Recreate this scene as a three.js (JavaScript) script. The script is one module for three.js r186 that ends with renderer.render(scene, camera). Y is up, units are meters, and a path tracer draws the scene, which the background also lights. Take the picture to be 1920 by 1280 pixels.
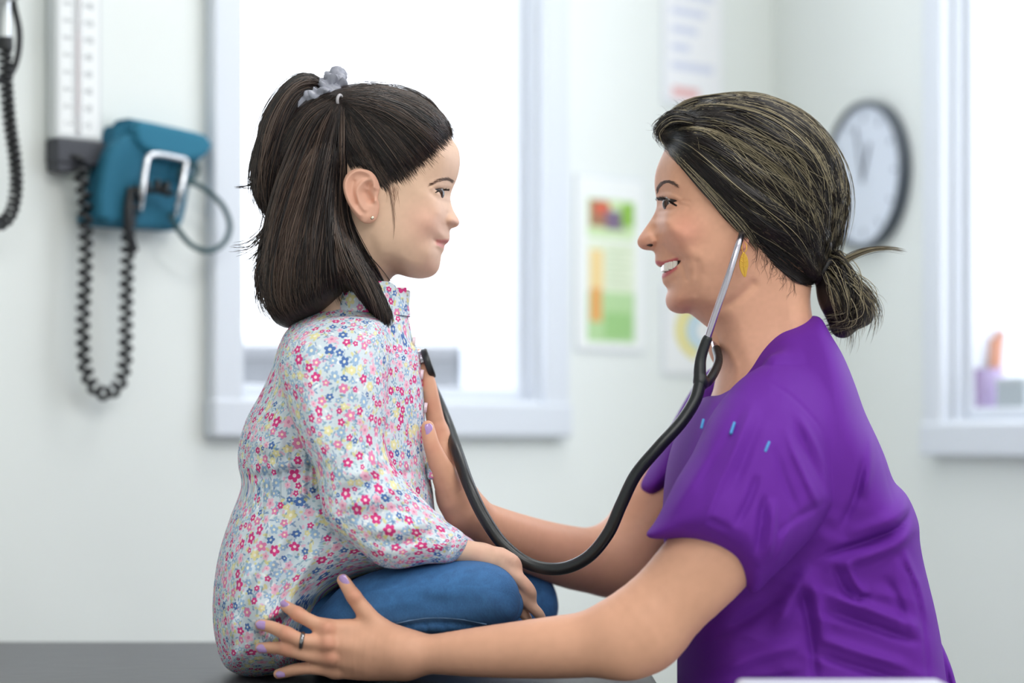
import * as THREE from 'three';
import { RectAreaLightUniformsLib } from 'three/addons/lights/RectAreaLightUniformsLib.js';
import { RoundedBoxGeometry } from 'three/addons/geometries/RoundedBoxGeometry.js';
import { mergeGeometries } from 'three/addons/utils/BufferGeometryUtils.js';

// ---------------------------------------------------------------- camera, sky, added lamps, exposure
const scene = new THREE.Scene();
const F = 4500, ZC = 2.5, HY = 820, YC = 1.048;           // focal length in pixels, camera z, horizon row, camera height
const camera = new THREE.PerspectiveCamera(2 * Math.atan(640 / F) * 180 / Math.PI, 1.5, 0.05, 200);
camera.position.set(0, YC, ZC);
camera.setViewOffset(1920, 1280, 0, -180, 1920, 1280);
camera.focus = 2.43;
camera.userData.fStop = 2.2;
scene.background = new THREE.Color().setRGB(2.7, 2.85, 3.1);     // bright overcast sky
RectAreaLightUniformsLib.init();
const renderer = new THREE.WebGLRenderer({ antialias: true });
renderer.toneMapping = THREE.LinearToneMapping;
renderer.toneMappingExposure = 1.06;
renderer.shadowMap.enabled = true;
const CEIL = 2.7, LAMP = 5.8;
const ADDED_PANELS = [[0.85, 0.85, 1.2, 0.6], [0.32, -0.5, 0.7, 0.4], [0.2, 2.2, 1.2, 0.6], [1.4, 3.0, 1.2, 0.6], [0.0, 3.4, 1.2, 0.6]];  // unseen panels, added and placed to light the figures and back walls
for (const [x, z, w, h] of ADDED_PANELS) {
  const g = new THREE.Group(); g.name = 'added_ceiling_light'; g.position.set(x, CEIL - 0.03, z);
  g.userData = { label: z < 0 ? 'small unseen light panel added in the corner to brighten the back walls' : z < 1 ? 'unseen ceiling light panel added above the exam table' : `recessed ceiling light panel ${z > 2.5 ? 'behind' : 'above'} the camera, added to light the room, on the ${x < 0.5 ? 'left' : 'right'}`, category: 'ceiling light', group: 'added ceiling light panels' };
  const fr = new THREE.Mesh(new RoundedBoxGeometry(w + 0.06, 0.03, h + 0.06, 2, 0.008), new THREE.MeshStandardMaterial({ color: 0xf2f2f0, roughness: 0.6 })); fr.name = 'frame'; fr.position.y = 0.014; g.add(fr);
  const df = new THREE.Mesh(new RoundedBoxGeometry(w, 0.02, h, 2, 0.006), new THREE.MeshStandardMaterial({ color: 0xffffff, emissive: 0xffffff, emissiveIntensity: 1.2, roughness: 0.8 })); df.name = 'light_diffuser'; df.position.y = -0.004; g.add(df);
  const l = new THREE.RectAreaLight(new THREE.Color().setRGB(1, 0.985, 0.96), LAMP, w, h); l.name = 'lamp'; l.position.y = -0.02; l.rotation.x = -Math.PI / 2; g.add(l);
  scene.add(g);
}

// ---------------------------------------------------------------- helpers
const px2x = (px, z = 0) => (px - 960) * (ZC - z) / F, py2y = (py, z = 0) => YC - (py - HY) * (ZC - z) / F, U = ZC / F;
const V = (px, py, z = 0) => new THREE.Vector3(px2x(px, z), py2y(py, z), z);
const sr = (c) => (c /= 255, c <= 0.04045 ? c / 12.92 : Math.pow((c + 0.055) / 1.055, 2.4));
const lin = (r, g, b) => [sr(r), sr(g), sr(b)];
const clamp = (x, a, b) => x < a ? a : x > b ? b : x, mix = (a, b, t) => a + (b - a) * t;
const smooth = (a, b, x) => { const t = clamp((x - a) / (b - a), 0, 1); return t * t * (3 - 2 * t); };
const mix3 = (a, b, t) => [mix(a[0], b[0], t), mix(a[1], b[1], t), mix(a[2], b[2], t)];
function rng(seed) { let s = seed | 0; return () => { s = (s + 0x6d2b79f5) | 0; let t = Math.imul(s ^ (s >>> 15), 1 | s); t = (t + Math.imul(t ^ (t >>> 7), 61 | t)) ^ t; return ((t ^ (t >>> 14)) >>> 0) / 4294967296; }; }
const hash3 = (x, y, z) => { let n = Math.imul(x, 374761393) + Math.imul(y, 668265263) + Math.imul(z, 2147483647 ^ 1274126177); n = Math.imul(n ^ (n >>> 13), 1274126177); return ((n ^ (n >>> 16)) >>> 0) / 4294967296; };
function noise(x, y, z) {
  const ix = Math.floor(x), iy = Math.floor(y), iz = Math.floor(z); let fx = x - ix, fy = y - iy, fz = z - iz;
  fx = fx * fx * (3 - 2 * fx); fy = fy * fy * (3 - 2 * fy); fz = fz * fz * (3 - 2 * fz);
  const h = (a, b, c) => hash3(ix + a, iy + b, iz + c);
  return mix(mix(mix(h(0, 0, 0), h(1, 0, 0), fx), mix(h(0, 1, 0), h(1, 1, 0), fx), fy), mix(mix(h(0, 0, 1), h(1, 0, 1), fx), mix(h(0, 1, 1), h(1, 1, 1), fx), fy), fz) * 2 - 1;
}
const segD = (x, y, a, b) => { const dx = b[0] - a[0], dy = b[1] - a[1], t = clamp(((x - a[0]) * dx + (y - a[1]) * dy) / (dx * dx + dy * dy + 1e-12), 0, 1); return Math.hypot(x - a[0] - t * dx, y - a[1] - t * dy); };
const lineD = (x, y, p) => { let d = 1e9; for (let i = 0; i + 1 < p.length; i++) d = Math.min(d, segD(x, y, p[i], p[i + 1])); return p.length === 1 ? Math.hypot(x - p[0][0], y - p[0][1]) : d; };
// 0 at the ends of a line, 1 along its middle
function along(x, y, p) { let d = 1e9, t = 0; for (let i = 0; i + 1 < p.length; i++) { const a = p[i], b = p[i + 1], dx = b[0] - a[0], dy = b[1] - a[1], u = clamp(((x - a[0]) * dx + (y - a[1]) * dy) / (dx * dx + dy * dy + 1e-12), 0, 1), e = Math.hypot(x - a[0] - u * dx, y - a[1] - u * dy); if (e < d) { d = e; t = (i + u) / (p.length - 1); } } return smooth(0, 0.32, t) * smooth(1, 0.68, t); }
function polyD(x, y, p) { let d = 1e9, s = 1; for (let i = 0, j = p.length - 1; i < p.length; j = i++) { d = Math.min(d, segD(x, y, p[i], p[j])); if ((p[i][1] > y) !== (p[j][1] > y) && x < (p[j][0] - p[i][0]) * (y - p[i][1]) / (p[j][1] - p[i][1]) + p[i][0]) s = -s; } return d * s; }
const smin = (a, b, k) => { const h = Math.max(k - Math.abs(a - b), 0) / k; return Math.min(a, b) - h * h * k * 0.25; }, smax = (a, b, k) => -smin(-a, -b, k);
function catmull(p, n, closed = false) {          // points of any dimension, n samples for each span
  const out = [], N = p.length, at = (i) => closed ? p[(i + N) % N] : p[clamp(i, 0, N - 1)];
  for (let i = 0; i < (closed ? N : N - 1); i++) { const a = at(i - 1), b = at(i), c = at(i + 1), d = at(i + 2); for (let k = 0; k < n; k++) { const t = k / n; out.push(b.map((_, m) => 0.5 * (2 * b[m] + (c[m] - a[m]) * t + (2 * a[m] - 5 * b[m] + 4 * c[m] - d[m]) * t * t + (3 * b[m] - a[m] - 3 * c[m] + d[m]) * t * t * t))); } }
  if (!closed) out.push(p[N - 1].slice());
  return out;
}
// thin-plate spline through [x, y, value]
function tps(c, reg = 1e-4) {
  const n = c.length; if (n < 4) { const v = c.reduce((a, b) => a + b[2], 0) / n; return () => v; }
  const sc = 100, K = (r2) => r2 < 1e-9 ? 0 : r2 * Math.log(r2), N = n + 3, A = Array.from({ length: N }, () => new Float64Array(N + 1));
  for (let i = 0; i < n; i++) { for (let j = 0; j < n; j++) A[i][j] = K(((c[i][0] - c[j][0]) ** 2 + (c[i][1] - c[j][1]) ** 2) / sc / sc); A[i][i] += reg * 10; A[i][n] = A[n][i] = 1; A[i][n + 1] = A[n + 1][i] = c[i][0] / sc; A[i][n + 2] = A[n + 2][i] = c[i][1] / sc; A[i][N] = c[i][2]; }
  for (let i = 0; i < N; i++) { let p = i; for (let r = i; r < N; r++) if (Math.abs(A[r][i]) > Math.abs(A[p][i])) p = r; [A[i], A[p]] = [A[p], A[i]]; for (let r = 0; r < N; r++) if (r !== i) { const f = A[r][i] / A[i][i]; if (f) for (let k = i; k <= N; k++) A[r][k] -= f * A[i][k]; } }
  const w = A.map((r, i) => r[N] / r[i]);
  return (x, y) => { let v = w[n] + w[n + 1] * x / sc + w[n + 2] * y / sc; for (let i = 0; i < n; i++) v += w[i] * K(((x - c[i][0]) ** 2 + (y - c[i][1]) ** 2) / sc / sc); return v; };
}
// naive surface nets of a field (negative inside), sampled only near the surface where skip is set
function nets(f, lo, hi, cell, { skip = 0, color = null, uv = null, newton = true } = {}) {
  const n = [0, 1, 2].map((i) => Math.max(3, Math.ceil((hi[i] - lo[i]) / cell) + 1)), [nx, ny, nz] = n, S = new Float32Array(nx * ny * nz), B = 6;
  const id = (i, j, k) => (k * ny + j) * nx + i;
  for (let k0 = 0; k0 < nz; k0 += B) for (let j0 = 0; j0 < ny; j0 += B) for (let i0 = 0; i0 < nx; i0 += B) {
    let fill = null;
    if (skip) { const d = f(lo[0] + (i0 + B / 2) * cell, lo[1] + (j0 + B / 2) * cell, lo[2] + (k0 + B / 2) * cell); if (Math.abs(d) > skip * B * cell) fill = d; }
    for (let k = k0; k < Math.min(k0 + B, nz); k++) for (let j = j0; j < Math.min(j0 + B, ny); j++) for (let i = i0; i < Math.min(i0 + B, nx); i++) S[id(i, j, k)] = fill ?? f(lo[0] + i * cell, lo[1] + j * cell, lo[2] + k * cell);
  }
  const cid = new Int32Array(nx * ny * nz).fill(-1), P = [], idx = [];
  for (let k = 0; k < nz - 1; k++) for (let j = 0; j < ny - 1; j++) for (let i = 0; i < nx - 1; i++) {
    let m = 0; const b = id(i, j, k); const v = [];
    for (let c = 0; c < 8; c++) { const s = S[b + (c & 1) + ((c >> 1) & 1) * nx + (c >> 2) * nx * ny]; v.push(s); if (s < 0) m++; }
    if (m === 0 || m === 8) continue;
    let x = 0, y = 0, z = 0, q = 0;
    for (let c = 0; c < 8; c++) for (const bit of [1, 2, 4]) if (!(c & bit)) { const a = v[c], e = v[c | bit]; if ((a < 0) !== (e < 0)) { const t = a / (a - e); x += (c & 1) + (bit === 1 ? t : 0); y += ((c >> 1) & 1) + (bit === 2 ? t : 0); z += (c >> 2) + (bit === 4 ? t : 0); q++; } }
    cid[b] = P.length / 3; P.push(lo[0] + (i + x / q) * cell, lo[1] + (j + y / q) * cell, lo[2] + (k + z / q) * cell);
  }
  const quad = (a, b, c, d, flip) => { if (a < 0 || b < 0 || c < 0 || d < 0) return; flip ? idx.push(a, c, b, a, d, c) : idx.push(a, b, c, a, c, d); };
  for (let k = 1; k < nz - 1; k++) for (let j = 1; j < ny - 1; j++) for (let i = 1; i < nx - 1; i++) {
    const b = id(i, j, k), s = S[b] < 0;
    if (s !== S[b + 1] < 0) quad(cid[id(i, j - 1, k - 1)], cid[id(i, j, k - 1)], cid[b], cid[id(i, j - 1, k)], !s);
    if (s !== S[b + nx] < 0) quad(cid[id(i - 1, j, k - 1)], cid[id(i - 1, j, k)], cid[b], cid[id(i, j, k - 1)], !s);
    if (s !== S[b + nx * ny] < 0) quad(cid[id(i - 1, j - 1, k)], cid[id(i, j - 1, k)], cid[b], cid[id(i - 1, j, k)], !s);
  }
  const N = P.length / 3, pos = new Float32Array(P), nor = new Float32Array(N * 3), col = color ? new Float32Array(N * 3) : null, tex = new Float32Array(N * 2), e = cell * 0.6;
  for (let i = 0; i < N; i++) {
    let x = pos[i * 3], y = pos[i * 3 + 1], z = pos[i * 3 + 2], gx, gy, gz, l;
    for (let pass = 0; pass < (newton ? 2 : 1); pass++) {
      gx = (f(x + e, y, z) - f(x - e, y, z)) / (2 * e); gy = (f(x, y + e, z) - f(x, y - e, z)) / (2 * e); gz = (f(x, y, z + e) - f(x, y, z - e)) / (2 * e); l = gx * gx + gy * gy + gz * gz + 1e-12;
      if (pass === 0 && newton) { const t = clamp(f(x, y, z) / l, -cell / Math.sqrt(l) * 0.5, cell / Math.sqrt(l) * 0.5); x -= gx * t; y -= gy * t; z -= gz * t; }
    }
    l = Math.sqrt(l); pos[i * 3] = x; pos[i * 3 + 1] = y; pos[i * 3 + 2] = z; nor[i * 3] = gx / l; nor[i * 3 + 1] = gy / l; nor[i * 3 + 2] = gz / l;
    if (col) { const c = color(x, y, z, nor[i * 3], nor[i * 3 + 1], nor[i * 3 + 2]); col[i * 3] = c[0]; col[i * 3 + 1] = c[1]; col[i * 3 + 2] = c[2]; }
    const t = uv ? uv(x, y, z) : [x, y]; tex[i * 2] = t[0]; tex[i * 2 + 1] = t[1];
  }
  const g = new THREE.BufferGeometry();
  g.setAttribute('position', new THREE.BufferAttribute(pos, 3)); g.setAttribute('normal', new THREE.BufferAttribute(nor, 3)); g.setAttribute('uv', new THREE.BufferAttribute(tex, 2));
  if (col) g.setAttribute('color', new THREE.BufferAttribute(col, 3));
  g.setIndex(idx); return g;
}
// fine creases running along an angle: amp millimetres, sc pixels apart
const creases = (amp, sc, ang, seed, long = 3.2) => (x, y) => { const c = Math.cos(ang), q = Math.sin(ang), u = x * c + y * q + 14 * noise(x / 70, y / 70, seed + 9), v = -x * q + y * c; return amp * (0.5 - 1.5 * Math.abs(noise(v / sc, u / (sc * long), seed))) + amp * 0.5 * noise(v / (sc * 0.5), u / (sc * 1.6), seed + 4); };
// A body given by its side outline (pixels at depth zp), its half thickness (control points, millimetres) and creases; symmetric about its middle surface.
function relief({ outline, zp = 0, smoothN = 5, w, mid = null, R = 40, Rc = null, bumps = [], cell = 0.002, blur = 2, pad = 0.012, mod = null, midBumps = [], wrinkle = null, taper = false }) {
  const s = (ZC - zp) / F, ol = (smoothN > 1 ? catmull(outline, smoothN, true) : outline);
  let x0 = 1e9, x1 = -1e9, y0 = 1e9, y1 = -1e9; for (const p of ol) { x0 = Math.min(x0, p[0]); x1 = Math.max(x1, p[0]); y0 = Math.min(y0, p[1]); y1 = Math.max(y1, p[1]); }
  const pd = pad / s; x0 -= pd; x1 += pd; y0 -= pd; y1 += pd;
  const st = cell / s, nx = Math.ceil((x1 - x0) / st) + 2, ny = Math.ceil((y1 - y0) / st) + 2;
  let S = new Float32Array(nx * ny); const W = new Float32Array(nx * ny), M = new Float32Array(nx * ny), RR = new Float32Array(nx * ny), fr = Rc ? tps(Rc) : null, fw = tps(w), fm = mid ? tps(mid) : () => 0;
  let wmax = 0, mlo = 1e9, mhi = -1e9;
  const bset = (list) => list.map((b) => ({ ...b, pts: b.pts.length > 2 && !b.sharp ? catmull(b.pts, 4) : b.pts }));
  const bs = bset(bumps), ms = bset(midBumps);
  const addB = (list, x, y) => { let v = 0; for (const b of list) { const d = lineD(x, y, b.pts); if (d < b.sig * 3.2) v += b.amp * Math.exp(-d * d / (b.sig * b.sig)) * (taper && b.pts.length > 2 ? along(x, y, b.pts) : 1); } return v; };
  for (let j = 0; j < ny; j++) for (let i = 0; i < nx; i++) {
    const x = x0 + i * st, y = y0 + j * st, k = j * nx + i; S[k] = -polyD(x, y, ol) * s * -1;
    RR[k] = (fr ? clamp(fr(x, y), 14, 90) : R) * s; const v = Math.max(1.2, fw(x, y) + addB(bs, x, y) + (wrinkle ? wrinkle(x, y) : 0)) / 1000; W[k] = v; if (S[k] < 0) { wmax = Math.max(wmax, v); }
    M[k] = (fm(x, y) + addB(ms, x, y)) / 1000; if (S[k] < 0.004) { mlo = Math.min(mlo, M[k]); mhi = Math.max(mhi, M[k]); }
  }
  for (let q = 0; q < blur; q++) { const T = S.slice(); for (let j = 1; j < ny - 1; j++) for (let i = 1; i < nx - 1; i++) { const k = j * nx + i; T[k] = (S[k] * 4 + (S[k - 1] + S[k + 1] + S[k - nx] + S[k + nx]) * 2 + S[k - nx - 1] + S[k - nx + 1] + S[k + nx - 1] + S[k + nx + 1]) / 16; } S = T; }
  const toP = (x, y) => [960 + x / s, HY - (y - YC) / s];
  const samp = (A, x, y) => { const p = 960 + x / s, r = HY - (y - YC) / s; let u = clamp((p - x0) / st, 0, nx - 1.001), v = clamp((r - y0) / st, 0, ny - 1.001); const i = u | 0, j = v | 0; u -= i; v -= j; const k = j * nx + i; return mix(mix(A[k], A[k + 1], u), mix(A[k + nx], A[k + nx + 1], u), v); };
  const core = (x, y, z) => { const Rm = samp(RR, x, y), sd = samp(S, x, y), ww = samp(W, x, y), m = samp(M, x, y), e = 1 - Math.min(-sd / Rm, 1), q = (z - m) / ww; return (q * q + e * e - 1) * 0.5 * Math.min(ww, Rm); };
  const f = mod ? (x, y, z) => mod(x, y, z, core(x, y, z), toP(x, y)) : core;
  const zAt = (x, y) => { const Rm = samp(RR, x, y), sd = samp(S, x, y), e = 1 - clamp(-sd / Rm, 0, 1); return samp(M, x, y) + samp(W, x, y) * Math.sqrt(Math.max(0, 1 - e * e)); };
  const box = [[(x0 - 960) * s, YC - (y1 - HY) * s, mlo - wmax - 0.006], [(x1 - 960) * s, YC - (y0 - HY) * s, mhi + wmax + 0.006]];
  const coreOff = (x, y, z, o) => { const Rm = samp(RR, x, y), sd = samp(S, x, y) - o, ww = Math.max(0.0008, samp(W, x, y) + o), m = samp(M, x, y), e = 1 - Math.min(-sd / (Rm + o), 1), q = (z - m) / ww; return (q * q + e * e - 1) * 0.5 * Math.min(ww, Rm); };
  const zOff = (x, y, o) => { const Rm = samp(RR, x, y), sd = samp(S, x, y) - o, e = 1 - clamp(-sd / (Rm + o), 0, 1); return samp(M, x, y) + (samp(W, x, y) + o) * Math.sqrt(Math.max(0, 1 - e * e)); };
  const unroll = (tile) => (x, y, z) => { const h = cell * 1.5, gx = samp(S, x + h, y) - samp(S, x - h, y), gy = samp(S, x, y + h) - samp(S, x, y - h), l = Math.hypot(gx, gy) + 1e-9, dz = clamp(samp(M, x, y) + samp(W, x, y) - z, 0, 0.4); return [(x + gx / l * dz) / tile, (y + gy / l * dz) / tile]; };
  return { f, core, coreOff, zOff, zAt, unroll, toP, box, s, mesh: (o = {}) => nets(f, o.lo ?? box[0], o.hi ?? box[1], o.cell ?? cell, o) };
}
// two such bodies as one cloth: blended over k(px, py) metres, each keeping its own uv
function blend(A, B, k, cell, uvA, uvB) {
  const lo = A.box[0].map((v, i) => Math.min(v, B.box[0][i])), hi = A.box[1].map((v, i) => Math.max(v, B.box[1][i]));
  return nets((x, y, z) => { const p = A.toP(x, y); return smin(A.f(x, y, z), B.f(x, y, z), k(p[0], p[1])); }, lo, hi, cell, { uv: (x, y, z) => (A.f(x, y, z) < B.f(x, y, z) ? uvA : uvB)(x, y, z) });
}
// chains of [px, py, z, radius px] joined smoothly
function chains(list, k = 0.008, sub = 4) {
  const groups = [], lo = [1e9, 1e9, 1e9], hi = [-1e9, -1e9, -1e9];
  for (const ch of list) {
    const q = ch.map(([a, b, z, r]) => { const v = V(a, b, z); return [v.x, v.y, v.z, r * (ZC - z) / F]; }), pts = q.length > 2 ? catmull(q, sub) : q, segs = [];
    for (let i = 0; i + 1 < pts.length; i++) segs.push([pts[i], pts[i + 1]]); if (pts.length === 1) segs.push([pts[0], pts[0]]);
    for (const p of pts) for (let c = 0; c < 3; c++) { lo[c] = Math.min(lo[c], p[c] - p[3] - 0.008); hi[c] = Math.max(hi[c], p[c] + p[3] + 0.008); }
    const m = pts.reduce((s, p) => [s[0] + p[0] / pts.length, s[1] + p[1] / pts.length, s[2] + p[2] / pts.length], [0, 0, 0]); let R = 0; for (const p of pts) R = Math.max(R, Math.hypot(p[0] - m[0], p[1] - m[1], p[2] - m[2]) + p[3]);
    groups.push({ segs, m, R });
  }
  const f = (x, y, z) => { let D = 1e9; for (const g of groups) { if (Math.hypot(x - g.m[0], y - g.m[1], z - g.m[2]) - g.R > D + k) continue; let d = 1e9; for (const [a, b] of g.segs) { const dx = b[0] - a[0], dy = b[1] - a[1], dz = b[2] - a[2], l = dx * dx + dy * dy + dz * dz; const t = l ? clamp(((x - a[0]) * dx + (y - a[1]) * dy + (z - a[2]) * dz) / l, 0, 1) : 0; const e = Math.hypot(x - a[0] - t * dx, y - a[1] - t * dy, z - a[2] - t * dz) - mix(a[3], b[3], t); if (e < d) d = e; } D = D > 1e8 ? d : smin(D, d, k); } return D; };
  return { f, lo, hi };
}
// first point of a field met when going from z = from towards -z along the sight line of a pixel, and the normal there
function surfaceAt(f, px, py, from = 0.3) {
  let z = from; for (; z > from - 0.4; z -= 0.0004) { const v = V(px, py, z); if (f(v.x, v.y, v.z) < 0) break; }
  const v = V(px, py, z), e = 0.0012, n = new THREE.Vector3(f(v.x + e, v.y, v.z) - f(v.x - e, v.y, v.z), f(v.x, v.y + e, v.z) - f(v.x, v.y - e, v.z), f(v.x, v.y, v.z + e) - f(v.x, v.y, v.z - e)).normalize(); return { v, n, z };
}
// thin tapering strands, one mesh
function strandMesh(list, sides = 3) {
  let nv = 0, ni = 0; for (const s of list) { nv += s.p.length * sides; ni += (s.p.length - 1) * sides * 6; }
  const pos = new Float32Array(nv * 3), nor = new Float32Array(nv * 3), col = new Float32Array(nv * 3), uv = new Float32Array(nv * 2), idx = new Uint32Array(ni); let o = 0, q = 0;
  const T = new THREE.Vector3(), A = new THREE.Vector3(), Bv = new THREE.Vector3(), up = new THREE.Vector3(0.31, 0.2, 0.93).normalize();
  for (const s of list) {
    const n = s.p.length, base = o;
    for (let i = 0; i < n; i++) {
      T.subVectors(s.p[Math.min(i + 1, n - 1)], s.p[Math.max(i - 1, 0)]).normalize(); A.crossVectors(T, up); if (A.lengthSq() < 1e-6) A.set(1, 0, 0); A.normalize(); Bv.crossVectors(T, A);
      const t = i / (n - 1), r = s.r * (s.taper === 0 ? 1 : Math.min(1, 0.16 + t * 6) * Math.pow(Math.max(0.02, 1 - Math.pow(t, s.pow ?? 4)), 0.7));
      for (let k = 0; k < sides; k++) { const a = k / sides * Math.PI * 2, c = Math.cos(a), d = Math.sin(a); const nx = A.x * c + Bv.x * d, ny = A.y * c + Bv.y * d, nz = A.z * c + Bv.z * d; pos[o * 3] = s.p[i].x + nx * r; pos[o * 3 + 1] = s.p[i].y + ny * r; pos[o * 3 + 2] = s.p[i].z + nz * r; nor[o * 3] = nx; nor[o * 3 + 1] = ny; nor[o * 3 + 2] = nz; col[o * 3] = s.c[0]; col[o * 3 + 1] = s.c[1]; col[o * 3 + 2] = s.c[2]; uv[o * 2] = k / sides; uv[o * 2 + 1] = t; o++; }
      if (i) for (let k = 0; k < sides; k++) { const a = base + (i - 1) * sides + k, b = base + (i - 1) * sides + (k + 1) % sides; idx[q++] = a; idx[q++] = b; idx[q++] = b + sides; idx[q++] = a; idx[q++] = b + sides; idx[q++] = a + sides; }
    }
  }
  const g = new THREE.BufferGeometry(); g.setAttribute('position', new THREE.BufferAttribute(pos, 3)); g.setAttribute('normal', new THREE.BufferAttribute(nor, 3)); g.setAttribute('uv', new THREE.BufferAttribute(uv, 2)); g.setAttribute('color', new THREE.BufferAttribute(col, 3)); g.setIndex(new THREE.BufferAttribute(idx, 1)); return g;
}
// strands spread between guide curves; a guide is [px, py, lift mm] or, without zf, [px, py, z mm]
function spread({ guides, n, zf = null, seed = 1, r = [0.35, 0.7], colors, K = 18, jit = 3, lift = [0, 3], t0 = 0, len = [0.85, 1], mirror = false, frizz = 0, clump = 0, range = [0, 1], pow = 4, z0 = 0.06 }) {
  const rand = rng(seed), res = guides.map((g) => { const c = catmull(g, 12), L = [0]; for (let i = 1; i < c.length; i++) L.push(L[i - 1] + Math.hypot(c[i][0] - c[i - 1][0], c[i][1] - c[i - 1][1])); const out = []; for (let k = 0; k < K; k++) { const t = k / (K - 1) * L[L.length - 1]; let i = 1; while (i < L.length - 1 && L[i] < t) i++; const u = (t - L[i - 1]) / (L[i] - L[i - 1] + 1e-9); out.push(c[i].map((v, m) => mix(c[i - 1][m], v, u))); } return out; });
  const list = [];
  for (let q = 0; q < n; q++) {
    const t = mix(range[0], range[1], (q + rand()) / n) * (guides.length - 1), a = Math.min(guides.length - 2, t | 0), u = t - a, ph = rand() * 100, jx = (rand() - 0.5) * jit, jy = (rand() - 0.5) * jit, lf = mix(lift[0], lift[1], rand()) + clump * (noise(t * 5.3, seed, 3) + noise(t * 13, seed, 7) * 0.6), le = mix(len[0], len[1], rand()), st = t0 * rand(), amp = jit * 0.9 + frizz * rand(), p = [];
    for (let k = 0; k < K; k++) {
      const kk = (st + (le - st) * k / (K - 1)) * (K - 1), i = Math.min(K - 2, kk | 0), m = kk - i, A = res[a][i].map((v, d) => mix(v, res[a][i + 1][d], m)), B = res[a + 1][i].map((v, d) => mix(v, res[a + 1][i + 1][d], m));
      const fr = k / (K - 1), px = mix(A[0], B[0], u) + jx + noise(ph, fr * 2.2, 1) * amp * (0.3 + fr), py = mix(A[1], B[1], u) + jy + noise(ph, fr * 2.2, 9) * amp * (0.3 + fr), dz = mix(A[2], B[2], u);
      let z; if (zf) { z = z0; for (let it = 0; it < 2; it++) z = zf(px2x(px, z), py2y(py, z)); z += (dz + lf * (0.4 + 0.6 * Math.min(1, fr * 5))) / 1000; } else z = (dz + lf + noise(ph, fr * 2, 5) * amp * 0.6) / 1000;
      p.push(V(px, py, z));
    }
    const rr = mix(r[0], r[1], rand()) / 1000, c = colors(rand, t / (guides.length - 1)); list.push({ p, r: rr, c, pow });
    if (mirror) list.push({ p: p.map((v) => new THREE.Vector3(v.x, v.y, -v.z)), r: rr, c, pow });
  }
  return list;
}
const tubeG = (pts, r, seg = 40, sides = 10, closed = false) => new THREE.TubeGeometry(new THREE.CatmullRomCurve3(pts, closed, 'centripetal'), seg, r, sides, closed);
const mat = (c, rough = 0.6, o = {}) => new THREE.MeshPhysicalMaterial({ color: new THREE.Color().setRGB(...(Array.isArray(c) ? lin(...c) : lin((c >> 16) & 255, (c >> 8) & 255, c & 255))), roughness: rough, ...o });
const used = {};
const numbered = (name) => { const n = used[name] = (used[name] ?? -1) + 1; return n ? `${name}_${String(n).padStart(3, '0')}` : name; };
function thing(name, label, category, pos = [0, 0, 0], rotY = 0, extra = {}) { const g = new THREE.Group(); g.name = numbered(name); g.position.set(...pos); g.rotation.y = rotY; g.userData = { label, category, ...extra }; scene.add(g); g.updateMatrixWorld(true); return g; }
// part in the parent's own axes
function part(parent, name, geo, m, label) { const o = new THREE.Mesh(geo, m); o.name = name; if (label) o.userData.label = label; parent.add(o); return o; }
// part given in world axes
function wpart(parent, name, geo, m, label) { parent.updateMatrixWorld(true); geo.applyMatrix4(parent.matrixWorld.clone().invert()); return part(parent, name, geo, m, label); }
function struct(name, geo, m) { const o = new THREE.Mesh(geo, m); o.name = name; o.userData = { kind: 'structure' }; scene.add(o); return o; }
const boxG = (x0, x1, y0, y1, z0, z1, r = 0) => { const g = r ? new RoundedBoxGeometry(x1 - x0, y1 - y0, z1 - z0, 3, r) : new THREE.BoxGeometry(x1 - x0, y1 - y0, z1 - z0); g.translate((x0 + x1) / 2, (y0 + y1) / 2, (z0 + z1) / 2); return g.index ? g.toNonIndexed() : g; };
function canvasTex(w, h, draw) { const c = document.createElement('canvas'); c.width = w; c.height = h; draw(c.getContext('2d'), w, h); const t = new THREE.CanvasTexture(c); t.colorSpace = THREE.SRGBColorSpace; t.wrapS = t.wrapT = THREE.RepeatWrapping; return t; }
function noiseTex(n, fn, srgb = false) { const d = new Uint8Array(n * n * 4); for (let j = 0; j < n; j++) for (let i = 0; i < n; i++) { const v = fn(i, j), k = (j * n + i) * 4; d[k] = d[k + 1] = d[k + 2] = clamp(v, 0, 1) * 255; d[k + 3] = 255; } const t = new THREE.DataTexture(d, n, n); t.magFilter = THREE.LinearFilter; t.minFilter = THREE.LinearFilter; t.wrapS = t.wrapT = THREE.RepeatWrapping; if (srgb) t.colorSpace = THREE.SRGBColorSpace; t.needsUpdate = true; return t; }

// ---------------------------------------------------------------- the room
const ROT_L = 44 * Math.PI / 180, ROT_R = -67 * Math.PI / 180;
const wall = (ox, oz, rot) => ({ ox, oz, rot, dx: Math.cos(rot), dz: -Math.sin(rot), nx: Math.sin(rot), nz: Math.cos(rot) });
// s along the wall for a pixel column, at n metres in front of it
const sAt = (w, px, n = 0) => { const k = (px - 960) / F, ox = w.ox + n * w.nx, oz = w.oz + n * w.nz; return (k * (ZC - oz) - ox) / (w.dx + k * w.dz); };
const onWall = (w, px, py, n = 0) => { const s = sAt(w, px, n), D = ZC - (w.oz + n * w.nz + s * w.dz); return [s, YC - (py - HY) * D / F, n]; };
const wallPos = (w, s, y, n) => [w.ox + s * w.dx + n * w.nx, y, w.oz + s * w.dz + n * w.nz];
const WL = wall(-0.64, -0.5, ROT_L);
const cs = sAt(WL, 1450), cp = wallPos(WL, cs, 0, 0);
const WR = wall(cp[0], cp[2], ROT_R);
const cornerA = wallPos(WL, cs - 4.2, 0, 0), cornerB = wallPos(WR, 5.2, 0, 0), cornerE = [cornerA[0] + cornerB[0] - cp[0], 0, cornerA[2] + cornerB[2] - cp[2]];
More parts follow.
